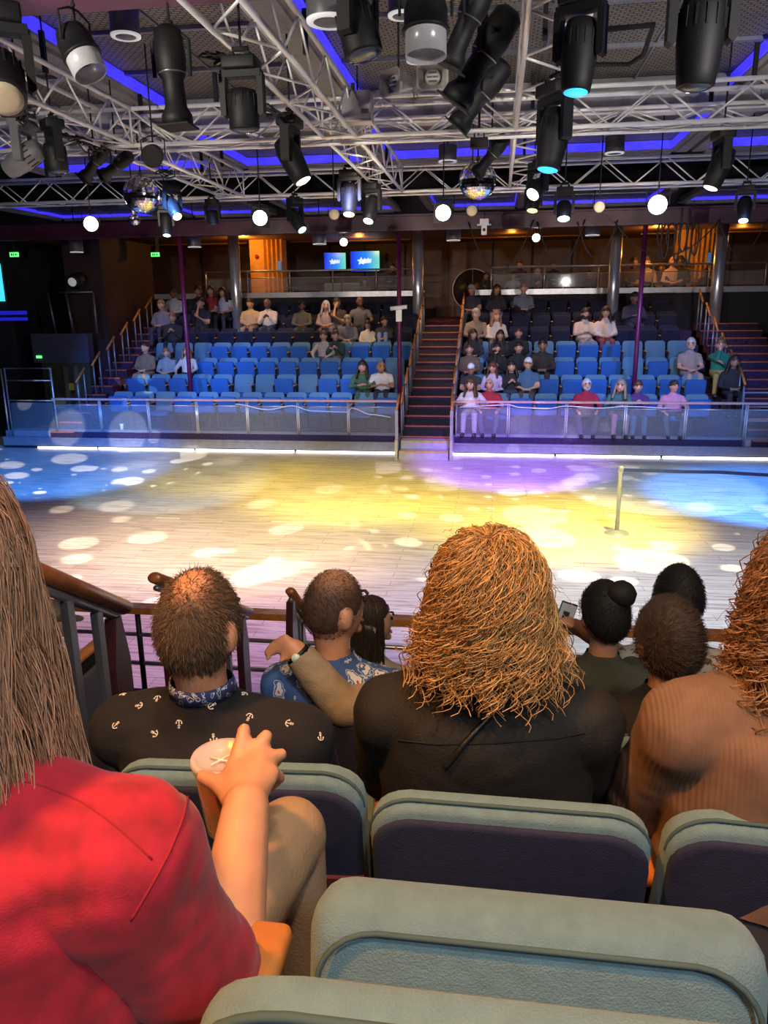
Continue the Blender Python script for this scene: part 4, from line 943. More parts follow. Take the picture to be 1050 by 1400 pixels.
# ================================================================== PEOPLE
def smin(a, b): return a if a < b else b
class Fig:
    def __init__(s): s.mb = MB(); s.segs = []
    def cap(s, lab, p0, p1, r0, r1, n=12, ta=0., tb=1., draw=True):
        p0 = Vector(p0); p1 = Vector(p1)
        s.segs.append((lab, ta, tb, p0, p1, r0, r1))
        if draw:
            if (p1-p0).length > 1e-4: s.mb.cyl(p0, p1, r0, r1, n)
            s.mb.ell(p0, (r0,)*3, nu=n, nv=8); s.mb.ell(p1, (r1,)*3, nu=n, nv=8)
    def ell(s, lab, c, rad, M=None, fn=None, nu=16, nv=10):
        s.mb.ell(c, rad, M, nu, nv, fn); c = Vector(c); m = min(rad); k = max(range(3), key=lambda i: rad[i])
        ax = Vector([1 if i == k else 0 for i in range(3)])*(rad[k]-m)
        if M: ax = M @ ax
        s.segs.append((lab, 0, 0, c-ax, c+ax, m, m))
    def loft(s, labs, rings, T, n=20):
        vs = []; fs = []
        for (z, y, rx, ry) in rings:
            for i in range(n):
                a = 2*PI*i/n; ca, sa = math.cos(a), math.sin(a); e = .85
                vs.append(T @ Vector((rx*math.copysign(abs(ca)**e, ca), y+ry*math.copysign(abs(sa)**e, sa), z)))
        for j in range(len(rings)-1):
            for i in range(n):
                k = (i+1) % n; fs.append((j*n+i, j*n+k, (j+1)*n+k, (j+1)*n+i))
        fs += [tuple(reversed(range(n))), tuple(range((len(rings)-1)*n, len(rings)*n))]
        s.mb.add(vs, fs)
        for (z, y, rx, ry), lab in zip(rings, labs):
            d = max(0, rx-ry); s.segs.append((lab, 0, 0, T @ Vector((-d, y, z)), T @ Vector((d, y, z)), min(rx, ry), min(rx, ry)))
def ik(S_, H_, a, b, pole):
    d = H_-S_; L_ = d.length
    if L_ > (a+b)*.999: H_ = S_+d*((a+b)*.999/L_); d = H_-S_; L_ = d.length
    x = (a*a-b*b+L_*L_)/(2*L_); h = math.sqrt(max(0, a*a-x*x)); u = d/L_
    p = Vector(pole); p = p-u*p.dot(u); p.normalize()
    return S_+u*x+p*h, H_
def headfn(q):
    x, y, z = q
    if z < 0:
        x *= 1-.30*z*z
        if y < 0: y *= 1-.42*z*z
        else: y = y*(1-.10*z*z)+.06*(-z)
    else: x *= 1-.06*z*z
    return Vector((x, y, z))
HR = (.077, .098, .120)
QUEUE = []
EYE = MB().ell((0,0,0), (.012, .007, .008), nu=10, nv=6).mesh('eye')
MOUTH = MB().ell((0,0,0), (.024, .008, .007), nu=10, nv=6).mesh('mouth')
BROW = MB().tube([(-.018, 0, 0), (0, .004, .005), (.018, 0, .001)], .005, 6).mesh('eyebrow')
M_eye = mat('eye_dark', (.015, .01, .008), .2); M_lip = mat('lip', (.32, .10, .09), .5)
def person(label, loc, rz=0, s=1.0, skin=(.5,.3,.2), shirt=(.2,.2,.2), trous=(.05,.05,.06), hair='short', haircol=(.03,.02,.01), pose='lap', lean=0., fat=1.0,
           head=(0,0,0), headoff=(0,0,0), handL=None, handR=None, poleL=None, poleR=None, sleeve='long', vox=.025, group=None, shirt_mat=None, trous_mat=None, tors=1.0, sw=1.0,
           legs=None, fold=0., fingers=None, infl=.010, hairfn=None, face=True, armr=1.0, twist=0., bulk=0., necklen=1.0, shoulder_drop=0., hs=1.0, wide=1.0):
    D = locals().copy(); F = Fig()
    kL = Vector((-.11, .44, .50)); kR = Vector((.11, .44, .50)); fL = Vector((-.12, .46, .06)); fR = Vector((.12, .46, .06))
    hl, hr = Vector((-.07, .30, .64)), Vector((.07, .30, .64))
    pl, pr = Vector((-.8, -.4, -.5)), Vector((.8, -.4, -.5))
    if pose == 'wide': hl, hr = Vector((-.20, .36, .63)), Vector((.20, .36, .63)); kL.x, kR.x = -.19, .19
    elif pose == 'hold': pl, pr = Vector((-.5, -.1, -1)), Vector((.5, -.1, -1)); hl, hr = Vector((-.05, .24, .86)), Vector((.06, .25, .84))
    elif pose == 'chin': pl, pr = Vector((-.4, -.1, -1)), Vector((.3, .1, -1)); hr = Vector((.03, .15, 1.10)); hl = Vector((-.02, .24, .80))
    elif pose == 'lean': lean = lean or .40; hl, hr = Vector((-.06, .46, .74)), Vector((.08, .44, .72))
    elif pose == 'rail': lean = lean or .30; hl, hr = Vector((-.2, .48, .78)), Vector((.12, .46, .76))
    elif pose == 'phone': hl, hr = Vector((-.05, .30, .76)), Vector((.05, .30, .76))
    elif pose == 'knees':
        kL, kR = Vector((-.09, .30, .84)), Vector((.09, .30, .84)); fL, fR = Vector((-.09, .36, .50)), Vector((.09, .36, .50)); hl, hr = Vector((-.06, .38, .70)), Vector((.06, .38, .70))
    elif pose == 'foot':
        kR = Vector((.20, .42, .66)); fR = Vector((.32, .62, .72))
    elif pose == 'stand': pass
    if legs: kL, fL, kR, fR = [Vector(q) for q in legs]
    if handL is not None: hl = Vector(handL)
    if handR is not None: hr = Vector(handR)
    if poleL: pl = Vector(poleL)
    if poleR: pr = Vector(poleR)
    hip = Vector((0, 0, .53)); hh = .53
    if pose == 'stand':
        hip = Vector((0, 0, .93)); kL, kR = Vector((-.1, .02, .50)), Vector((.1, .02, .50)); fL, fR = Vector((-.11, 0, .06)), Vector((.11, 0, .06))
        hl, hr = hl+Vector((0, -.02, .42)), hr+Vector((0, -.02, .42))
    T = Matrix.Translation(hip) @ Matrix.Rotation(-lean, 4, 'X') @ Matrix.Rotation(twist, 4, 'Z')
    f = fat; b_ = bulk
    rings = [(-.07, -.01, .150*f, .110*f), (.03, 0, .178*f, .135*f), (.15, .012, .160*f, .125*f), (.27, .012, .165*f*tors, .122*f), (.37, .0, .178*sw*(1+b_), .115*f), (.43, -.01, .165*sw*(1+b_), .098*f), (.475, -.014, .120*sw, .078), (.515, -.012, .068, .062), (.545, -.008, .057, .058), (.62, .004, .054, .056)]
    F.loft(['pelvis', 'pelvis', 'torso', 'torso', 'torso', 'torso', 'torso', 'torso', 'neck', 'neck'], rings, T)
    HC = T @ Vector((0, .018, .695*necklen))+Vector(headoff)
    Hm = Matrix.Translation(HC) @ Matrix.Rotation(head[0], 4, 'Z') @ Matrix.Rotation(-head[1], 4, 'X') @ Matrix.Rotation(head[2], 4, 'Y')
    Hm = Hm @ Matrix.Diagonal((hs, hs, hs, 1)); H3 = Hm.to_3x3()
    F.ell('head', HC, HR, H3, headfn, 22, 16)
    F.cap('neck', T @ Vector((0, -.006, .50)), HC+H3 @ Vector((0, -.025, -.06)), .056, .054)
    F.ell('head', Hm @ Vector((0, .098, -.018)), (.014, .020, .024), H3, None, 10, 8)
    F.ell('head', Hm @ Vector((0, .085, -.085)), (.026, .018, .018), H3, None, 10, 8)
    for sg in (-1, 1): F.ell('head', Hm @ Vector((sg*.080, -.008, -.012)), (.012, .022, .034), H3, None, 10, 8)
    for sg, h_, po, lab in ((-1, hl, pl, 'L'), (1, hr, pr, 'R')):
        S_ = T @ Vector((sg*.178*sw*(1+b_*.7), -.008, .405-shoulder_drop))
        E_, W_ = ik(S_, h_, .285, .255, po)
        a = armr
        F.cap('torso', T @ Vector((sg*.09, -.008, .42)), S_, .07*a, .064*a)
        F.cap('uarm'+lab, S_, E_, .060*a, .047*a); F.cap('farm'+lab, E_, W_, .046*a, .030*a)
        fw = (W_-E_).normalized()
        if fingers and lab in fingers:
            for (p0, p1, r0, r1) in fingers[lab]: F.cap('hand', p0, p1, r0, r1, 10)
        else:
            F.cap('hand', W_, W_+fw*.07, .030, .034)
            sd = fw.cross(Vector((0, 0, 1)))
            sd = sd.normalized() if sd.length > .1 else Vector((1, 0, 0))
            for q in range(4):
                o_ = sd*(-.027+.018*q); F.cap('hand', W_+fw*.08+o_, W_+fw*(.14-.012*abs(q-1.4))+o_-Vector((0, 0, .012)), .0105, .009, 8)
            F.cap('hand', W_+fw*.03, W_+fw*.075-sd*sg*.045, .013, .010, 8)
    for sg, k_, f_ in ((-1, kL, fL), (1, kR, fR)):
        hj = hip+Vector((sg*.085, .02, -.01))
        F.cap('thigh', hj, k_, .088*f**.5, .062); F.cap('calf', k_, f_, .058, .040)
        fd = Vector((0, 1, 0)) if pose != 'foot' or sg < 0 else Vector((.2, .3, .9))
        F.ell('foot', f_+fd*.07+Vector((0, 0, -.012)), (.042, .125, .045), None if fd.z < .5 else Matrix.Rotation(R(60), 3, 'X'), None, 12, 8)
    root = thing('person', label, 'person', loc, rz, group); root.scale = (s*wide, s*wide**.5, s)
    me = F.mb.mesh('body_raw')
    o = bpy.data.objects.new('body_raw', me); COL.objects.link(o)
    m = o.modifiers.new('r', 'REMESH'); m.mode = 'VOXEL'; m.voxel_size = vox; m.use_smooth_shade = True
    m2 = o.modifiers.new('s', 'SMOOTH'); m2.factor = .5; m2.iterations = 3 if vox > .015 else 5
    D.update(root=root, raw=o, fig=F, Hm=Hm, T=T); QUEUE.append(D); return D
def labels_of(co, segs):
    best = np.full(len(co), 1e9); lab = np.zeros(len(co), int); tt = np.zeros(len(co)); names = []
    for i, (l, ta, tb, p0, p1, r0, r1) in enumerate(segs):
        a = np.array(p0); d = np.array(p1)-a; dd = d @ d
        t = np.clip(((co-a) @ d)/dd, 0, 1) if dd > 1e-9 else np.zeros(len(co))
        dist = np.linalg.norm(co-(a+t[:, None]*d), axis=1)-(r0+(r1-r0)*t)
        q = dist < best; best[q] = dist[q]; lab[q] = i; tt[q] = t[q]
    return [segs[i][0] for i in lab], tt
def hair_cap(Hm, fn, extra=.012, R_=HR, n=(26, 18), rough=.004, seed=0):
    mb = MB()
    def g(q):
        m_ = fn(q.x, q.y, q.z); p = headfn(q)
        k = .955+(extra/.09+.05)*max(0, min(1, m_/.22))
        if m_ > .05: k += rough/.1*noise.noise(q*9+Vector((seed, 0, 0)))
        return p*k
    mb.ell((0,0,0), R_, None, n[0], n[1], g)
    mb.v = [tuple(Hm @ Vector(v)) for v in mb.v]; return mb
def hl_std(x, y, z): return z-(-.12+.58*y)
def curtain(mb, Hm, z0=.03, z1=-.30, ang=125, r0=(.092, .112), r1=(.13, .12), th=.03, n=22, m_=10, seed=0, amp=.012):
    vs = []; fs = []
    for side in (0, 1):
        for j in range(m_+1):
            f = j/m_; z = z0+(z1-z0)*f; rx = r0[0]+(r1[0]-r0[0])*f-side*th; ry = r0[1]+(r1[1]-r0[1])*f-side*th
            for i in range(n+1):
                a = R(-ang+2*ang*i/n); k = 1+amp*10*noise.noise(Vector((a*4, f*3, seed+side*.3)))
                vs.append(Hm @ Vector((rx*math.sin(a)*k, -ry*math.cos(a)*k-.01, z+.02*noise.noise(Vector((a*6, 1, seed))))))
    w_ = n+1; off = w_*(m_+1)
    for j in range(m_):
        for i in range(n):
            a = j*w_+i; fs += [(a, a+1, a+w_+1, a+w_), (off+a, off+a+w_, off+a+w_+1, off+a+1)]
    for i in range(n):
        a = i; fs.append((a, off+a, off+a+1, a+1)); a = m_*w_+i; fs.append((a, a+1, off+a+1, off+a))
    for j in range(m_):
        for i in (0, n):
            a = j*w_+i; fs.append((a, a+w_, off+a+w_, off+a))
    mb.add(vs, fs)
def build_people():
    dg = bpy.context.evaluated_depsgraph_get(); dg.update()
    for D in QUEUE:
        raw, F, root, Hm = D['raw'], D['fig'], D['root'], D['Hm']
        me = bpy.data.meshes.new_from_object(raw.evaluated_get(dg)); me.name = 'body'
        bpy.data.objects.remove(raw)
        n = len(me.vertices); co = np.empty(n*3); me.vertices.foreach_get('co', co); co = co.reshape(-1, 3)
        no = np.empty(n*3); me.vertices.foreach_get('normal', no); no = no.reshape(-1, 3)
        lab, tt = labels_of(co, F.segs); lab = np.array(lab)
        me.polygons.foreach_set('use_smooth', [True]*len(me.polygons))
        sk = D['skin']; key = 'skin_%02d_%02d_%02d' % tuple(int(c*100) for c in sk)
        body = link('body', me, mat(key, sk, .5, var=.08, scale=30, bump=.05 if D['vox'] < .015 else 0, bscale=120), root)
        polys = [tuple(p.vertices) for p in me.polygons]
        ua = np.char.startswith(lab, 'uarm'); fa = np.char.startswith(lab, 'farm')
        sl = D['sleeve']
        if sl == 'long': arm = ua | (fa & (tt < .93))
        elif sl == 'short': arm = ua & (tt < .62)
        elif sl == 'elbow': arm = ua & (tt < .97)
        else: arm = ua & (tt < .15)
        sets = [('shirt', (lab == 'torso') | arm, D['infl'], D['shirt_mat'] or mat('cloth_%02d_%02d_%02d' % tuple(int(c*100) for c in D['shirt']), D['shirt'], .85, var=.15, scale=20)),
                ('trousers', (lab == 'pelvis') | (lab == 'thigh') | ((lab == 'calf') & (tt < .96)), .008, D['trous_mat'] or mat('trous_%02d_%02d_%02d' % tuple(int(c*100) for c in D['trous']), D['trous'], .85, var=.15, scale=20)),
                ('shoe', lab == 'foot', .006, mat('shoe_dark', (.05, .045, .045), .5))]
        for nm, mask, inf, mt in sets:
            fs = [p for p in polys if mask[list(p)].sum() >= 2]
            if not fs: continue
            used = sorted({i for p in fs for i in p}); ix = {v: k for k, v in enumerate(used)}
            c2 = co[used].copy(); n2 = no[used]
            fs = [tuple(ix[i] for i in p) for p in fs]
            # smooth the hems
            ec = {}
            for p in fs:
                for a, b in zip(p, p[1:]+p[:1]): ec[(min(a, b), max(a, b))] = ec.get((min(a, b), max(a, b)), 0)+1
            nb = {}
            for (a, b), k in ec.items():
                if k == 1: nb.setdefault(a, []).append(b); nb.setdefault(b, []).append(a)
            bi = np.array([a for a, q in nb.items() if len(q) == 2])
            if len(bi):
                b0 = np.array([nb[a][0] for a in bi]); b1 = np.array([nb[a][1] for a in bi])
                for _ in range(10 if D['vox'] < .015 else 3): c2[bi] = .5*c2[bi]+.25*(c2[b0]+c2[b1])
            c2 = c2+n2*inf
            if D['fold'] and nm == 'shirt':
                for i in range(len(c2)):
                    p = Vector(c2[i]); q = Vector((p.x*5, p.y*5, p.z*9))
                    dsp = noise.noise(q)*.6+.4*(abs(noise.noise(q*2.1+Vector((4, 1, 7))))*2-.6)
                    c2[i] += n2[i]*dsp*D['fold']
            m2 = bpy.data.meshes.new(nm); m2.from_pydata(c2.tolist(), [], fs); m2.polygons.foreach_set('use_smooth', [True]*len(fs)); m2.update()
            o = link(nm, m2, mt, root)
            if nm == 'shirt': D['shirt_obj'] = o
            if D['vox'] < .015:
                so = o.modifiers.new('soften', 'SMOOTH'); so.factor = .5; so.iterations = 6
        D['body_obj'] = body
        # face
        if D['face']:
            for sg in (-1, 1):
                e = link('eye', EYE, M_eye, root, Hm @ Matrix.Translation((sg*.031, .0905, .016)))
                bw = link('eyebrow', BROW, None, root, Hm @ Matrix.Translation((sg*.031, .093, .038)))
            link('mouth', MOUTH, M_lip, root, Hm @ Matrix.Translation((0, .0945, -.058)))
        # hair
        hc = D['haircol']; hm_ = mat('hair_%03d_%03d_%03d' % tuple(int(c*1000) for c in hc), hc, .55, var=.25, scale=60, bump=.3, bscale=90)
        if not BROW.materials: BROW.materials.append(mat('brow_brown', (.04, .025, .015), .7))
        if D['hairfn']: D['hairfn'](D, root, Hm); continue
        st = D['hair']; mb = None; sd = hash(D['label']) % 50
        if st in ('short', 'beard'): mb = hair_cap(Hm, hl_std, .013, seed=sd)
        elif st == 'long': mb = hair_cap(Hm, hl_std, .018, seed=sd); curtain(mb, Hm, .04, -.24, seed=sd)
        elif st == 'tied': mb = hair_cap(Hm, hl_std, .010, seed=sd); mb.ell(Hm @ Vector((0, -.115, .0)), (.035, .03, .05))
        elif st == 'bun': mb = hair_cap(Hm, hl_std, .012, seed=sd); mb.ell(Hm @ Vector((0, -.05, .135)), (.045, .045, .04))
        elif st == 'bald': mb = hair_cap(Hm, lambda x, y, z: min(z-(-.12+.58*y), .12-.35*y-z)*.7, .003, seed=sd)
        elif st == 'cap':
            mb = hair_cap(Hm, lambda x, y, z: z-.22-.05*y, .014, rough=0)
            H3 = Hm.to_3x3()
            mb.ell(Hm @ Vector((0, .125, .038)), (.062, .07, .010), H3)
            mb.build('cap', hm_, root)
            mb = hair_cap(Hm, lambda x, y, z: min(hl_std(x, y, z), .25-z), .006, seed=sd); mb.build('hair', mat('hair_brown_dark', (.03, .018, .01), .6), root); mb = None
        if mb: mb.build('hair', hm_, root)
        if st == 'beard' or 'bearded' in D['label']:
            bd = hair_cap(Hm, lambda x, y, z: min(-.36-z+.1*abs(x), y+.25), .012, seed=sd+3)
            bd.build('beard', hm_, root)
for (row, p) in zip(FP, FPX):
    k, u, v, sk, sh, tr, hs, hc, pose, lb = row
    y, z = frow(k); rnd = random.Random(u)
    ln = .0; hy = rnd.uniform(-.35, .35)
    s_ = min(1.06, max(.80, (p.z-z)/1.225)) if pose not in ('lean', 'rail') else 1.0
    person(lb, (p.x, y-.25, z), hs=1.2, wide=1.14, rz=PI+rnd.uniform(-.12, .12), s=s_, skin=SK[sk], shirt=sh, trous=tr, hair=hs, haircol=hc, pose=pose, lean=rnd.uniform(-.06, .08) if pose not in ('lean', 'rail') else 0, fat=rnd.uniform(.95, 1.25) if 'man' in lb and 'woman' not in lb else rnd.uniform(.9, 1.08),
           sw=.94 if hs in ('long', 'tied', 'bun') else 1.05, head=(hy, rnd.uniform(-.1, .12), rnd.uniform(-.1, .1)), sleeve='short' if any(q in lb for q in ('tee', 'polo', 'shorts')) else 'long', group='spectators in the far stand')
LP = [(665, 377, 'm', (.03,.02,.03), 'long', (.02,.012,.01), 'chin', 'woman in black resting her chin at the round mirror'), (702, 376, 't', (.24,.25,.32), 'short', (.03,.02,.015), 'wide', 'man in grey-blue shirt at the lounge edge'), (735, 373, 't', (.03,.025,.03), 'cap', (.35,.35,.40), 'hold', 'person with pale cap at the lounge railing'),
      (806, 375, 'm', (.04,.03,.03), 'short', (.02,.012,.01), 'lap', 'person in dark top left of the third steel column'), (867, 358, 'm', (.05,.03,.025), 'short', (.02,.012,.01), 'lap', 'person in dark shirt right of the third steel column'), (884, 358, 'l', (.30,.22,.16), 'short', (.05,.03,.02), 'lap', 'person in light shirt behind the right purple pole'),
      (905, 366, 'm', (.04,.03,.03), 'short', (.02,.012,.01), 'lap', 'person in black leaning at the lounge table'), (920, 355, 'r', (.45,.34,.30), 'bald', (.1,.06,.04), 'lap', 'bald man in white shirt lit by the orange pillar'), (931, 356, 'd', (.03,.02,.02), 'short', (.02,.015,.012), 'lap', 'person in black before the orange pillar'), (965, 372, 'd', (.03,.02,.02), 'short', (.02,.015,.012), 'lap', 'dark person left of the rightmost steel column'), (537, 365, 't', (.02,.018,.025), 'short', (.02,.012,.01), 'stand', 'person in black standing right of the televisions'), (711, 361, 't', (.03,.03,.10), 'short', (.02,.012,.01), 'stand', 'person in dark blue standing in the lounge'), (757, 362, 'm', (.02,.018,.02), 'short', (.02,.012,.01), 'stand', 'person in black standing behind the lounge table'), (499, 385, 't', (.22,.15,.12), 'short', (.05,.03,.02), 'lap', 'person in brown top seated below the right television')]
for u, v, sk, sh, hs, hc, pose, lb in LP:
    Y = 26.6 if pose == 'stand' else (25.45 if v > 368 else 26.4)
    p = at(u, v, Y); zz = 3.3
    hgt = 1.63 if pose == 'stand' else 1.225
    person(lb, (p.x, Y, zz), PI+random.uniform(-.4, .4), max(.72, min(1.12, (p.z-zz)/hgt)), hs=1.15, wide=1.1, skin=SK[sk], shirt=sh, trous=(.03,.03,.04), hair=hs, haircol=hc, pose=pose, group='people in the lounge')
# ================================================================== NEAR STAND
NF = {'B': (.57, 2.04), 'A': (1.50, 1.60), 'A1': (2.41, 1.21), 'A2': (3.32, .92), 'A3': (4.2, .60)}
poly = [(-2.5, -.05), (-2.5, 2.04)]
for a, c in (('B', 'A'), ('A', 'A1'), ('A1', 'A2'), ('A2', 'A3')):
    yb = NF[c][0]-.34; poly += [(yb, NF[a][1]), (yb, NF[c][1])]
poly += [(5.0, .60), (5.0, -.05)]
mncarp = mat('near_carpet', (.05, .02, .07), .95, var=.9, scale=30, bump=.4, bscale=160)
N, L, b = nodes(mncarp)
for n in N:
    if n.type == 'VALTORGB':
        n.color_ramp.elements[0].color = (.02, .012, .06, 1); n.color_ramp.elements[1].color = (.10, .02, .05, 1)
        e = n.color_ramp.elements.new(.74); e.color = (.45, .20, .03, 1)
struct('tier_near', MB().prism(poly, -8, 6, 'x'), mncarp)
mteal_n = mteal
def nseat(label, x, row, rz=0, fold=False, arm_l=False, dy=0, cl=.34, arms=True):
    t = seat('theatre_seat', label, mteal_n, mteal_n, mnavy_f, fold, arm_l, 1, 'teal seats of the near stand', cl=cl, arms=arms)
    t.location = (x, NF[row][0]+dy, NF[row][1]); t.rotation_euler = (0, 0, rz); return t
nseat('empty teal seat with folded cushion nearest the camera', .055, 'B', 0, True, dy=.03, cl=.30, arms=False)
nseat('teal seat under the woman in the red shirt', -.53, 'B', 0, False, dy=-.12)
nseat('teal seat behind the man in the anchor shirt', -.51, 'A', R(4), False, True)
nseat('teal seat behind the curly haired woman in black', .045, 'A', 0, False, dy=-.05)
nseat('teal seat behind the woman in the tan sweater', .60, 'A', R(-3), False, dy=-.05)
nseat('teal seat behind the man in the floral shirt', -.47, 'A1', 0, False, True)
nseat('teal seat behind the person in the grey hoodie', .08, 'A1', 0, False)
nseat('teal seat behind the man in the black shirt', .64, 'A1', 0, False)
nseat('teal seat of the brunette in the lower row', -.47, 'A2', 0, False, True)
nseat('teal seat of the woman holding the phone', .47, 'A2', 0, False, True)
nseat('teal seat of the dark haired man in the lower row', 1.04, 'A2', 0, False)
# aisle seat with light at the left
t = nseat('aisle seat with grey end panel beside the left handrail', -2.13, 'A1', 0, False, dy=.58)
ep = MB().bb((.33, -.18, .02), (.36, .25, .60)).build('end_panel', mat('end_panel_grey', (.10, .10, .12), .4), t)
MB().ell((.362, .06, .36), (.012, .045, .07)).build('aisle_light', mat('aisle_blue', (.05, .3, .8), .3, 0, (.03, .35, .95), 1.6), ep)
# stair handrails of the near stand
M_blade = mat('maroon_post', (.045, .012, .014), .4, coat=.2)
def near_rail(label, top, bot, zf_t, zf_b, r_=.027):
    top = Vector(top); bot = Vector(bot); c = top
    t = thing('stair_handrail', label, 'handrail', top, 0, 'wooden handrails of the near stand'); d = bot-top; u_ = d.normalized()
    n_ = Vector((1, 0, 0)).cross(u_)
    if n_.z < 0: n_ = -n_
    pr = [(r_*1.25*math.cos(a), r_*.95*math.sin(a)) for a in [2*PI*i/14 for i in range(14)]]
    vs = []; fs = []
    for k_, sc in ((-.012, .7), (0, 1), (d.length, 1), (d.length+.012, .7)):
        for a, b_ in pr: vs.append(u_*k_+Vector((1, 0, 0))*a*sc+n_*b_*sc)
    for j in range(3):
        for i in range(14): fs.append((j*14+i, j*14+(i+1) % 14, (j+1)*14+(i+1) % 14, (j+1)*14+i))
    fs += [tuple(range(14)), tuple(range(42, 56))]
    MB().add(vs, fs).build('grip', M_woodd, t)
    MB().tube([u_*.02-n_*.04, d-u_*.02-n_*.04], .014, 6).build('under_bar', M_steel_d, t)
    for f_, zf in ((.10, zf_t), (.90, zf_b)):
        p_ = d*f_-n_*.045; zb = zf-top.z
        wq = .034
        MB().prism([(p_.y-wq*.5, p_.z), (p_.y+wq*.5, p_.z), (p_.y+wq*1.5, p_.z-.16), (p_.y+wq*1.5, zb), (p_.y-wq*1.5, zb), (p_.y-wq*1.5, p_.z-.16)], -.02, .02, 'x').build('post', M_blade, t)
    for f_, zf in ((.38, zf_t), (.70, zf_b)):
        p_ = d*f_-n_*.045; MB().bb((-.012, p_.y-.016, zf-top.z), (.012, p_.y+.016, p_.z)).build('bar', M_steel_d, t)
    return t
def rail_px(label, a, c, Y1, zt, zb, **k):
    d1, d2 = ray(*a), ray(*c); Y2 = Y1*(d1.x/d1.y)/(d2.x/d2.y)
    return near_rail(label, at(*a, Y1), at(*c, Y2), zt, zb, **k)
rail_px('wooden handrail on maroon posts at left beside the red shirt', (38, 776), (168, 830), 1.75, 1.60, 1.25)
rail_px('wooden handrail behind the head of the anchor shirt man', (212, 790), (340, 836), 2.9, .92, .75)
near_rail('dark handrail left of the man in the floral shirt', at(397, 808, 3.9), at(424, 846, 4.15), .60, .60, r_=.024)
# front railing of the near stand
t = thing('front_railing', 'wood-capped tube railing at the front of the near stand', 'railing', (0, 4.93, .60))
MB().bb((-7, -.05, .66), (5, .05, .71)).build('top_rail', M_wood, t)
for z in (.48, .25): MB().cyl((-7, 0, z), (5, 0, z), .016).build('tube', M_steel, t)
for i in range(9): MB().cyl((-6.9+i*1.45, 0, 0), (-6.9+i*1.45, 0, .66), .02).build('post', M_black, t)

# ------------------------------------------------------------------ near people
mred = mat('red_cotton', (.36, .006, .026), .85, var=.32, scale=28, bump=.12, bscale=420, sheen=.1)
manch = mat('navy_cotton', (.006, .006, .010), .9, var=.2, scale=10, bump=.2, bscale=200)
mblk = mat('black_denim', (.006, .005, .005), .8, var=.3, scale=12, bump=.25, bscale=220)
mtan = mat('tan_rib_knit', (.165, .095, .066), .9, var=.12, scale=30)
N, L, b = nodes(mtan)
tc = N.new('ShaderNodeTexCoord'); wv = N.new('ShaderNodeTexWave'); wv.bands_direction = 'X'; wv.inputs['Scale'].default_value = 42; wv.inputs['Distortion'].default_value = .6
L.new(tc.outputs['Object'], wv.inputs['Vector']); bp = N.new('ShaderNodeBump'); bp.inputs['Strength'].default_value = .3; bp.inputs['Distance'].default_value = .003
L.new(wv.outputs[0], bp.inputs['Height']); L.new(bp.outputs[0], b.inputs['Normal'])
def pattern(name, base, cols, scale, thr):
    m = mat(name, base, .8, var=.1); N, L, b = nodes(m)
    tc = N.new('ShaderNodeTexCoord'); nz = N.new('ShaderNodeTexNoise'); nz.inputs['Scale'].default_value = 30
    L.new(tc.outputs['Object'], nz.inputs['Vector'])
    mxv = N.new('ShaderNodeMix'); mxv.data_type = 'RGBA'; mxv.inputs[0].default_value = .06; L.new(tc.outputs['Object'], mxv.inputs[6]); L.new(nz.outputs['Color'], mxv.inputs[7])
    vo = N.new('ShaderNodeTexVoronoi'); vo.inputs['Scale'].default_value = scale; L.new(mxv.outputs[2], vo.inputs['Vector'])
    cr = N.new('ShaderNodeValToRGB'); cr.color_ramp.interpolation = 'CONSTANT'
    cr.color_ramp.elements[0].position = 0; cr.color_ramp.elements[0].color = (*cols[0], 1); cr.color_ramp.elements[1].position = thr[-1]; cr.color_ramp.elements[1].color = (*base, 1)
    for c_, t_ in zip(cols[1:], thr[:-1]): e = cr.color_ramp.elements.new(t_); e.color = (*c_, 1)
    L.new(vo.outputs['Distance'], cr.inputs[0]); L.new(cr.outputs[0], b.inputs['Base Color']); return m
mhaw = pattern('blue_floral', (.04, .11, .33), [(.45, .03, .05), (.62, .68, .76), (.05, .12, .36), (.50, .56, .66)], 19, (.14, .33, .43, .50))
mcamo = mat('camouflage', (.10, .09, .06), .9, var=.6, scale=14)
N, L, b = nodes(mcamo)
for n in N:
    if n.type == 'VALTORGB':
        n.color_ramp.interpolation = 'CONSTANT'; n.color_ramp.elements[0].color = (.05, .045, .03, 1); n.color_ramp.elements[0].position = 0; n.color_ramp.elements[1].color = (.20, .17, .11, 1); n.color_ramp.elements[1].position = .56
        e = n.color_ramp.elements.new(.46); e.color = (.10, .085, .05, 1)
mgreyh = mat('beige_fleece', (.30, .24, .17), .95, var=.15, scale=25, bump=.3, bscale=180)
mprint = pattern('brown_print', (.40, .36, .31), [(.05, .035, .03), (.16, .10, .07)], 22, (.2, .36))
molive = mat('olive_tee', (.055, .06, .045), .9, var=.15)
mkhaki = mat('khaki_cotton', (.30, .20, .12), .85, var=.12, scale=12, bump=.2, bscale=150)
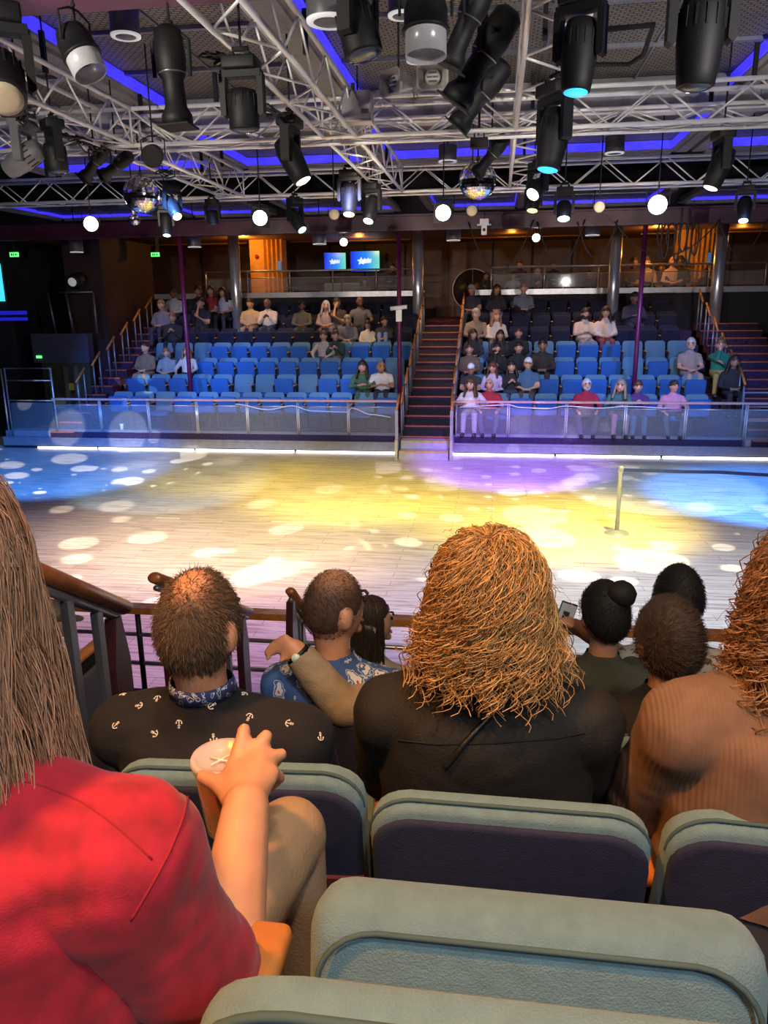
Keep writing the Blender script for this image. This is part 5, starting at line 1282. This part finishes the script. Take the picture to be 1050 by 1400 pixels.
# --- hair made of strands
def frame(t):
    a = t.orthogonal().normalized(); return a, t.cross(a)
def strands(D, root, Hm, n=2400, L=.42, segs=24, r=.0011, curl=.010, turns=4., k0=1.10, spread=.22, flare=.25, mat_=None, cap_mat=None, cap=.03, seed=1, phmax=125, push=(0,0,0), curt=None, thf=92, clump=0, drift=0., full=False):
    """long hair: every strand runs from its root over the skull and then falls"""
    rnd = random.Random(seed); mb = MB()
    cl = [(rnd.uniform(0, 6.28), rnd.uniform(.75, 1.25)) for _ in range(max(1, clump))]
    for k in range(n):
        th = math.acos(1-rnd.random()*(1-math.cos(R(88)))) if rnd.random() > .3 else R(rnd.uniform(0, 30)); phi = R(rnd.uniform(-phmax, phmax)) if th > .5 or not full else rnd.uniform(-PI, PI); kk = k0+spread*rnd.random()**1.3*(.35+.65*min(1, th)); ll = L*rnd.uniform(.66, 1.1)-th*.07
        c_ = cl[int(abs(phi/R(phmax)*.5+.5)*(len(cl)-1)) % len(cl)] if clump else (rnd.uniform(0, 6.28), rnd.uniform(.7, 1.3))
        ph0 = c_[0]+rnd.uniform(-.7, .7); w_ = turns*c_[1]; ca = curl*rnd.uniform(.5, 1.4); fl = flare*rnd.uniform(.3, 1.2); dr = rnd.uniform(-1, 1)*.25+drift
        pts = []; ds = ll/segs; pos = None
        for i in range(segs+1):
            t = i/segs
            if th < R(thf) or pos is None:
                d = Vector((math.sin(th)*math.sin(phi), -math.sin(th)*math.cos(phi), math.cos(th)))
                pos = Vector((d.x*HR[0], d.y*HR[1], d.z*HR[2]))*(1.0+(kk-1.0)*min(1, t*segs/3)); th += ds/(.1*kk)
            else:
                oh = Vector((math.sin(phi), -math.cos(phi), 0)); pos = pos+oh*(fl*ds)-Vector((0, 0, ds))+Vector(push)*ds*t
            phi += dr*ds
            oh = Vector((math.sin(phi), -math.cos(phi), 0)); tg = Vector((math.cos(phi), math.sin(phi), 0)); e = ca*min(1, i*ds/.07); a = ph0+w_*6.283*t
            pts.append(Hm @ (pos+tg*math.cos(a)*e+oh*(math.sin(a)*e*.7+e*.4)+Vector((0, 0, math.sin(a*.9+1)*e*.35))))
        mb.tube(pts, r*rnd.uniform(.6, 1.3), 3, False)
    for k in range(n//9):
        q = rnd.choice(range(len(mb.v)//3)); p0 = Vector(mb.v[q*3]); d = Vector((rnd.gauss(0, 1), rnd.gauss(0, 1), rnd.gauss(0, .7))).normalized()*curl*2.2
        mb.tube([p0, p0+d*.5+Vector((0, 0, .004)), p0+d+Vector((0, 0, -.004)), p0+d*1.3+Vector((0, 0, -.016))], r*.5, 3, False)
    mb.build('hair', mat_, root)
    cb = hair_cap(Hm, hl_std, cap, seed=seed, n=(36, 26), rough=.006)
    if curt: curtain(cb, Hm, *curt[0], **curt[1])
    cb.build('hair_base', cap_mat or mat_, root)
def short_strands(D, root, Hm, n=3000, L=.012, r=.0008, margin=hl_std, mat_=None, seed=1, cap=.004, cap_mat=None, flow=(0, .35, -.5), thin=None, rough=.002):
    rnd = random.Random(seed); mb = MB(); k = 0; fl = Vector(flow); lift = .004+max(0, cap or 0)
    while k < n:
        q = Vector((rnd.gauss(0, 1), rnd.gauss(0, 1), rnd.gauss(0, 1))).normalized()
        if margin(q.x, q.y, q.z) < 0.0 or q.y > .8: continue
        if thin and rnd.random() < thin(q): k += .2; continue
        k += 1
        p = headfn(q); p = Vector((p.x*HR[0], p.y*HR[1], p.z*HR[2]))
        f_ = fl-q*fl.dot(q)+Vector((rnd.gauss(0, .12), rnd.gauss(0, .12), rnd.gauss(0, .12))); f_.normalize(); ll = L*rnd.uniform(.6, 1.3)
        p2 = p+q*lift*.6
        mb.tube([Hm @ p2, Hm @ (p2+q*ll*.32+f_*ll*.4), Hm @ (p2+q*ll*.30+f_*ll)], r, 3, False, r*.4)
    mb.build('hair', mat_, root)
    if cap is not None:
        hair_cap(Hm, margin, cap, seed=seed, n=(36, 26), rough=rough).build('hair_base', cap_mat or mat_, root)
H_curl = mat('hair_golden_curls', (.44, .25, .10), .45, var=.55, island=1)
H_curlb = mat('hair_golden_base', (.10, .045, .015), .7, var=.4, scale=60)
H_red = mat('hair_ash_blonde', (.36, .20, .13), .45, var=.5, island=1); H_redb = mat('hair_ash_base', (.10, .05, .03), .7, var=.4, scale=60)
H_tan = mat('hair_tan_curls', (.34, .18, .09), .45, var=.5, island=1)
H_grey = mat('hair_salt_brown', (.10, .065, .04), .5, var=.6, island=1)
H_brn = mat('hair_dark_brown', (.035, .020, .012), .5, var=.5, island=1); H_brn2 = mat('hair_mid_brown', (.075, .042, .022), .5, var=.5, island=1)
H_blk = mat('hair_black', (.007, .006, .006), .75, var=.4, island=1)
SKIN = (.56, .27, .16)
def near(label, u, v, Y, floor, lean=0., **k):
    """place a seated figure so that its head is at the given spot and its feet on the floor"""
    p = at(u, v, Y); nl = k.get('necklen', 1.0); zo = .53+.695*nl*math.cos(lean)-.018*math.sin(lean); yo = .695*nl*math.sin(lean)+.018*math.cos(lean)
    s = (p.z-floor)/zo; loc = Vector((p.x, p.y-s*yo, floor))
    k.setdefault('vox', .010)
    def conv(q): return (Vector(q)-loc)/s
    for nm in ('handL', 'handR'):
        if nm in k and k[nm] is not None: k[nm] = conv(k[nm])
    if 'fingers' in k: k['fingers'] = {a: [(conv(p0), conv(p1), r0/s, r1/s) for p0, p1, r0, r1 in L_] for a, L_ in k['fingers'].items()}
    if k.get('legs'): k['legs'] = [conv(q) for q in k['legs']]
    k.setdefault('group', 'spectators in the near stand')
    print('NEAR', label, 's=%.2f' % s, 'loc', loc)
    return person(label, loc, 0, s, lean=lean, **k)
def crown_mat(name, col, c, r0, r1):
    m = mat(name, col, .65, var=.3, scale=90); N, L, b = nodes(m)
    tc = N.new('ShaderNodeTexCoord'); vd = N.new('ShaderNodeVectorMath'); vd.operation = 'DISTANCE'; vd.inputs[1].default_value = c; L.new(tc.outputs['Object'], vd.inputs[0])
    mr = N.new('ShaderNodeMapRange'); mr.inputs['From Min'].default_value = r0; mr.inputs['From Max'].default_value = r1; L.new(vd.outputs['Value'], mr.inputs['Value'])
    mx = N.new('ShaderNodeMix'); mx.data_type = 'RGBA'; mx.inputs[6].default_value = (.46, .22, .13, 1); L.new(mr.outputs[0], mx.inputs[0])
    src = b.inputs['Base Color'].links[0].from_socket; L.new(src, mx.inputs[7]); L.new(mx.outputs[2], b.inputs['Base Color']); return m
# the woman in the red shirt and her cup
f = lambda u, v, Y: at(u, v, Y)
W_ = f(338, 1100, .86)
kn = [f(320, 1050, .925), f(340, 1042, .935), f(356, 1041, .935), f(371, 1057, .925)]
pip = [f(334, 997, .968), f(364, 1006, .972), f(384, 1031, .966), f(383, 1063, .948)]
tip = [f(328, 1014, 1.01), f(352, 1034, 1.015), f(368, 1054, 1.01), f(368, 1080, .985)]
fing = [(W_, kn[1], .026, .016), (W_, kn[2], .026, .015), (W_, kn[0], .024, .015), (W_, kn[3], .022, .013), (kn[0], kn[3], .014, .012)]
for a, c, d, r_ in zip(kn, pip, tip, (.0108, .0108, .0102, .0092)): fing += [(a, c, r_*1.12, r_), (c, d, r_, r_*.8)]
th = [f(318, 1088, .885), f(300, 1072, .905), f(277, 1062, .925)]
fing += [(W_, th[0], .024, .020), (th[0], th[1], .018, .014), (th[1], th[2], .0135, .0115)]
def hair_red(D, root, Hm):
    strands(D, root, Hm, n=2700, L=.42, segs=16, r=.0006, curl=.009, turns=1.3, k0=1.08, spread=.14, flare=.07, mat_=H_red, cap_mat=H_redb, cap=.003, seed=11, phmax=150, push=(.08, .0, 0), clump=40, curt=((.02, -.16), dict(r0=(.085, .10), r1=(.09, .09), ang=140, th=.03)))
RED = near('woman in a red shirt holding a plastic cup', -112, 795, .60, 2.04, .02, skin=SKIN, shirt_mat=mred, trous_mat=mkhaki, sleeve='elbow', vox=.0062, fat=1.25, sw=1.12, armr=1.18, hs=1.05, fold=.015, infl=.014,
     handR=W_+Vector((0, -.005, 0)), poleR=(.25, -.45, -1), fingers={'R': fing}, hairfn=hair_red, group=None, legs=(at(190, 1130, 1.05), Vector((-.62, 1.06, 2.10)), at(396, 1142, 1.07), Vector((-.30, 1.06, 2.10))))
# cup
cc = f(306, 1050, .985); t = thing('plastic_cup', 'clear plastic cup with red drink held by the woman in red', 'cup', cc-Vector((0, 0, .105)))
mcup = mat('clear_plastic', (.75, .62, .62), .12, 0, alpha=.38, var=.02)
MB().lathe([(.032, 0), (.046, .118), (.046, .12), (.044, .118), (.030, .004)], (0,0,0), n=32, cap=False).build('cup_wall', mcup, t)
MB().lathe([(.029, .004), (.041, .085), (.01, .086)], (0,0,0), n=28).build('drink', mat('red_drink', (.30, .03, .05), .2), t)
l_ = MB().lathe([(.048, .112), (.050, .122), (.047, .128), (.040, .126), (.036, .118), (.01, .117)], (0,0,0), n=32).build('lid', mat('frosted_lid', (.72, .60, .60), .25, alpha=.6), t)
MB().tube([(-.012, -.02, .122), (.018, .02, .124)], .0016, 5).tube([(-.02, .0, .122), (.02, -.012, .124)], .0016, 5).build('lid_cross', mat('lid_white_line', (.85, .8, .8), .4), l_)
# the man in the anchor shirt
def hair_anchor(D, root, Hm):
    def mg(x, y, z): return z-(-.42+.50*y) if y > -.5 else z+.62
    def th_(q): return .95*math.exp(-((q.x-.0)**2*5+(q.y+.25)**2*4+(q.z-.92)**2*9))
    short_strands(D, root, Hm, n=7000, L=.013, r=.0007, margin=mg, mat_=H_grey, seed=3, cap=None, flow=(0, .2, -.35), thin=th_)
    hair_cap(Hm, lambda x, y, z: mg(x, y, z)*.8, .0015, seed=3, n=(56, 44), rough=.001).build('hair_base', crown_mat('hair_salt_base', (.10, .06, .038), Hm @ Vector((.01, -.035, .115)), .030, .085), root)
ANC = near('balding man in a dark shirt printed with small white anchors', 271, 858, 1.45, 1.60, -.16, skin=SKIN, shirt_mat=manch, trous=(.04, .04, .06), sleeve='short', vox=.009, fat=1.35, sw=1.2, armr=1.25, hs=1.10, fold=.007, infl=.014, hairfn=hair_anchor, head=(-.12, .1, 0))
# the curly haired woman
def hair_curly(D, root, Hm):
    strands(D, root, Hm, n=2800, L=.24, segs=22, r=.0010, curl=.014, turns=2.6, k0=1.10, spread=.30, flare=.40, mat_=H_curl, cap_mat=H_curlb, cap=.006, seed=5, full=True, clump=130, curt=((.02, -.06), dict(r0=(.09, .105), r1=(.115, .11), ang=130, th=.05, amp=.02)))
CUR = near('woman with long golden curls in a black jacket', 667, 826, 1.47, 1.60, -.08, necklen=.94, skin=SKIN, shirt_mat=mblk, trous=(.02, .02, .025), vox=.009, fat=1.28, sw=1.10, armr=1.08, hs=1.10, fold=.010, infl=.016, hairfn=hair_curly)
# the woman in the tan sweater
def hair_tan(D, root, Hm):
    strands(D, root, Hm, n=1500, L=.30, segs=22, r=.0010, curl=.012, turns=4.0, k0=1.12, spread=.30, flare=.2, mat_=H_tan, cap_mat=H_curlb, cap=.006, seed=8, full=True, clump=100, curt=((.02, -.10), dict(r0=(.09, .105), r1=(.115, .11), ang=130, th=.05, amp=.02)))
TAN = near('woman in a tan rib-knit sweater at the right edge', 1118, 826, 1.42, 1.60, -.02, necklen=.93, skin=SKIN, shirt_mat=mtan, trous=(.03, .03, .04), vox=.009, fat=1.32, sw=1.10, armr=1.25, hs=1.08, fold=.009, infl=.015, hairfn=hair_tan)
# the man in the floral shirt and the arm around him
def mg_short(x, y, z): return z-(-.35+.52*y) if y > -.5 else z+.58
def hair_haw(D, root, Hm):
    short_strands(D, root, Hm, n=3600, L=.006, r=.0006, margin=mg_short, mat_=H_brn2, seed=6, cap=.0005, cap_mat=crown_mat('hair_stub', (.075, .038, .024), Hm @ Vector((0, .01, .12)), .03, .11), thin=lambda q: .8*math.exp(-((q.x)**2*4+(q.y-.1)**2*3+(q.z-.95)**2*6)), rough=.001)
HAW = near('balding man in a blue floral shirt turned to the right', 456, 832, 2.35, 1.21, -.06, skin=SKIN, shirt_mat=mhaw, trous=(.05, .05, .07), sleeve='short', fat=1.12, sw=1.06, armr=1.1, hs=1.12, fold=.005, infl=.013, hairfn=hair_haw, head=(-.75, 0, 0))
def hair_hood(D, root, Hm): short_strands(D, root, Hm, n=1500, L=.02, r=.0010, margin=hl_std, mat_=H_brn2, seed=9, cap=.012)
hL = at(404, 889, 2.22)
hk = [at(u, v, 2.21) for u, v in ((390, 871), (384, 875), (380, 881), (379, 888))]; ht = [at(u, v, y) for u, v, y in ((373, 879, 2.23), (366, 886, 2.22), (363, 893, 2.21), (366, 901, 2.20))]
hfing = [(hL, q, .026, .014) for q in hk]+[(a_, c_, .0105, .009) for a_, c_ in zip(hk, ht)]+[(hL, at(394, 897, 2.2), .018, .012), (at(394, 897, 2.2), at(382, 905, 2.19), .012, .0095)]
HOO = near('person in a beige fleece with an arm around the floral shirt man', 648, 846, 2.38, 1.21, -.04, skin=SKIN, shirt_mat=mgreyh, trous=(.05, .05, .07), fat=1.1, sw=1.05, armr=1.25, hs=1.05, fold=.006, infl=.015, hairfn=hair_hood, handL=hL, poleL=(.1, -.5, -1), fingers={'L': hfing})
# brunette in the lower row
def hair_long_dark(D, root, Hm): strands(D, root, Hm, n=900, L=.36, segs=12, r=.0014, curl=.003, turns=1, k0=1.06, spread=.1, flare=.05, mat_=H_brn, cap=.003, seed=12, phmax=110, curt=((.02, -.20), dict(r0=(.085, .10), r1=(.09, .10), th=.03, ang=100)))
near('brunette in a beige top looking to the right', 506, 850, 3.12, .92, .0, skin=(.5, .27, .18), shirt=(.34, .27, .21), trous=(.04, .04, .05), vox=.012, hs=1.08, hairfn=hair_long_dark, head=(-1.1, 0, 0), fold=.004)
# woman with phone
def hair_bun(D, root, Hm):
    short_strands(D, root, Hm, n=2200, L=.02, r=.0009, margin=hl_std, mat_=H_blk, seed=14, cap=.016, flow=(0, -.5, .5))
    b_ = MB(); b_.ell((0,0,0), (.055, .05, .05), fn=lambda q: q*(1+.10*noise.noise(q*5))); b_.v = [tuple(Hm @ (Vector(v)+Vector((.03, -.055, .115)))) for v in b_.v]; b_.build('hair_bun', H_blk, root)
ph = at(772, 846, 3.32)
PHW = near('dark haired woman with a bun holding up a phone', 826, 842, 3.05, .92, .02, skin=(.46, .23, .15), shirt_mat=molive, trous=(.03, .03, .04), sleeve='short', vox=.011, fat=1.1, hs=1.10, hairfn=hair_bun, head=(.30, -.1, 0), handL=at(765, 862, 3.22), handR=at(793, 862, 3.22), fold=.004)
t = thing('smartphone', 'smartphone with lit screen held by the woman with the bun', 'phone', ph); t.rotation_euler = (R(18), R(-20), R(-8)); t.rotation_euler = (R(-12), R(20), R(10))
link('body', bevmesh('body', (.078, .009, .155), .004, 2), M_black, t)
msc = mat('phone_screen', (.2, .22, .24), .2, 0, (.30, .32, .34), .35); sc_ = MB().bb((-.035, -.0062, -.07), (.035, -.0046, .07)).build('screen', msc, t)
MB().bb((-.03, -.0075, -.065), (.03, -.0062, -.045)).build('bottom_bar', mat('phone_white', (.7, .7, .7), .3, 0, (.7, .72, .75), .5), sc_); MB().bb((-.018, -.0075, -.02), (.012, -.0062, .035)).build('picture', mat('phone_dark', (.05, .05, .05), .3), sc_)
# man in black shirt, dark haired man
def hair_brown(D, root, Hm): short_strands(D, root, Hm, n=5000, L=.02, r=.0008, margin=mg_short, mat_=H_brn2, seed=16, cap=.010, cap_mat=mat('hair_brown_base', (.05, .03, .018), .7, var=.4, scale=60), flow=(.6, .3, -.2))
BLK = near('brown haired man in a black shirt leaning his head', 915, 876, 2.30, 1.21, -.06, skin=SKIN, shirt_mat=mblk, trous=(.03, .03, .04), fat=1.15, sw=1.06, hs=1.16, fold=.005, hairfn=hair_brown, head=(.25, -.25, -.10))
def hair_dk(D, root, Hm): short_strands(D, root, Hm, n=2000, L=.014, r=.001, margin=mg_short, mat_=H_blk, seed=18, cap=.008)
near('black haired man in a brown and white print shirt', 928, 818, 3.25, .92, .0, skin=SKIN, shirt_mat=mprint, trous=(.05, .05, .05), sleeve='short', vox=.012, sw=1.08, hs=1.15, hairfn=hair_dk, head=(.2, 0, 0), fold=.004)
near('person in camouflage jacket and cap behind the left handrail', 72, 850, 3.1, 1.21, .22, skin=(.45, .26, .18), shirt_mat=mcamo, trous_mat=mcamo, vox=.012, hair='cap', haircol=(.10, .085, .055), hs=1.1, fat=1.15, fold=.006, head=(-1.2, .2, 0))
build_people()
# ------------------------------------------------------------------ prints, seams and straps lying on the clothes
def bvh_of(o):
    me = o.data; M = o.parent.matrix_basis
    return BVHTree.FromPolygons([M @ v.co for v in me.vertices], [tuple(p.vertices) for p in me.polygons]), M
def cast(bv, u, v):
    d = ray(u, v).normalized(); h, n, i, ds = bv.ray_cast(CAM, d)
    if h is None: return None
    if n.dot(d) > 0: n = -n
    return h, n
def on_line(D, name, px, r_, m, lift=.002, sub=8, flat=None):
    o = D['shirt_obj']; bv, M = bvh_of(o); pts = []
    for (a, b_) in zip(px, px[1:]):
        for i in range(sub):
            u = a[0]+(b_[0]-a[0])*i/sub; v = a[1]+(b_[1]-a[1])*i/sub; h = cast(bv, u, v)
            if h: pts.append((h[0]+h[1]*lift))
    if len(pts) > 2:
        for _ in range(3): pts = [pts[0]]+[(pts[i-1]+pts[i]*2+pts[i+1])/4 for i in range(1, len(pts)-1)]+[pts[-1]]
        mb = MB().tube(pts, r_, 6); Mi = M.inverted(); mb.v = [tuple(Mi @ Vector(q)) for q in mb.v]
        mb.build(name, m, D['root'])
mseamr = mat('red_seam', (.30, .008, .018), .9); mseamk = mat('black_seam', (.006, .005, .005), .9)
on_line(RED, 'shoulder_seam', [(10, 1062), (60, 1075), (110, 1095), (160, 1130), (215, 1182)], .0011, mseamr, .0)
on_line(RED, 'sleeve_seam', [(258, 1085), (250, 1120), (232, 1165), (205, 1215), (175, 1265)], .0013, mseamr, .0)
on_line(CUR, 'bag_strap', [(712, 935), (690, 958), (660, 990), (632, 1020), (606, 1052)], .006, mat('strap_black', (.010, .009, .010), .4), .004)
on_line(CUR, 'yoke_seam', [(545, 1012), (600, 1018), (680, 1016), (760, 1010), (805, 1000)], .0018, mseamk, .001)
# white anchors printed on the dark shirt
def anchor_mesh():
    mb = MB(); s_ = .0085; z = .0
    mb.tube([(0, -s_*.8, z), (0, s_*.75, z)], .0011, 5)
    mb.tube([(math.cos(a)*s_*.75, -s_*.15-math.sin(a)*s_*.65, z) for a in [PI*i/10 for i in range(11)]], .0011, 5)
    mb.tube([(math.cos(a)*s_*.25, s_*.95+math.sin(a)*s_*.25, z) for a in [2*PI*i/8 for i in range(9)]], .0009, 5)
    mb.tube([(-s_*.4, s_*.45, z), (s_*.4, s_*.45, z)], .001, 5)
    for sg in (-1, 1): mb.tube([(sg*s_*.55, -s_*.15, z), (sg*s_*.8, s_*.08, z), (sg*s_*.95, -s_*.2, z)], .001, 5)
    return mb.mesh('anchor_print')
am = anchor_mesh(); manw = mat('anchor_white', (.70, .66, .62), .8); bv, M = bvh_of(ANC['shirt_obj']); Mi = M.inverted()
for k, (u, v) in enumerate(((168, 950), (191, 965), (215, 955), (158, 992), (212, 1003), (245, 989), (289, 965), (334, 949), (341, 980), (395, 989), (292, 1010), (417, 942), (429, 957), (438, 1008), (470, 1021), (483, 1057), (308, 940))):
    h = cast(bv, u, v)
    if not h: continue
    n = h[1]; Q = n.to_track_quat('Z', 'Y').to_matrix().to_4x4() @ Matrix.Rotation(k*1.9, 4, 'Z')
    o = link('anchor_print', am, manw, ANC['root']); W = Matrix.Translation(h[0]+n*.0012) @ Q
    o.matrix_local = Mi @ W
# lanyard round his neck
T = ANC['T']; mlan = pattern('lanyard_print', (.02, .03, .12), [(.6, .6, .65), (.02, .03, .12), (.45, .5, .6)], 60, (.16, .32, .42))
vs = []; fs = []; n = 28
for i in range(n):
    a = 2*PI*i/n; rx, ry = .070, .072
    for dz, k in ((.030, 0), (-.004, .004)):
        for e in (0, .004): vs.append(T @ Vector(((rx+k+e)*math.cos(a), -.004+(ry+k+e)*math.sin(a), .545+dz-.035*math.sin(a)*(1 if math.sin(a) > 0 else .25))))
for i in range(n):
    a = i*4; c = ((i+1) % n)*4; fs += [(a, c, c+2, a+2), (a+1, a+3, c+3, c+1), (a, a+1, c+1, c), (a+2, c+2, c+3, a+3)]
MB().add(vs, fs).build('lanyard', mlan, ANC['root'])
# wrist watch on the arm round the floral shirt
sg = [q for q in HOO['fig'].segs if q[0] == 'farmL'][0]; e_, w_ = sg[3], sg[4]; ax = (w_-e_).normalized(); c_ = w_-ax*.015
wt = MB().lathe([(.036, -.009), (.039, -.009), (.039, .009), (.036, .009)], c_, ax, n=24, cap=False).build('watch', M_black, HOO['root'])
dn_ = (Vector((-.2, -1, .4))-ax*Vector((-.2, -1, .4)).dot(ax)).normalized()
MB().cyl(c_+dn_*.036, c_+dn_*.045, .015, n=18).build('watch_face', mat('watch_face', (.5, .6, .5), .2, 0, (.5, .7, .5), .2), wt)
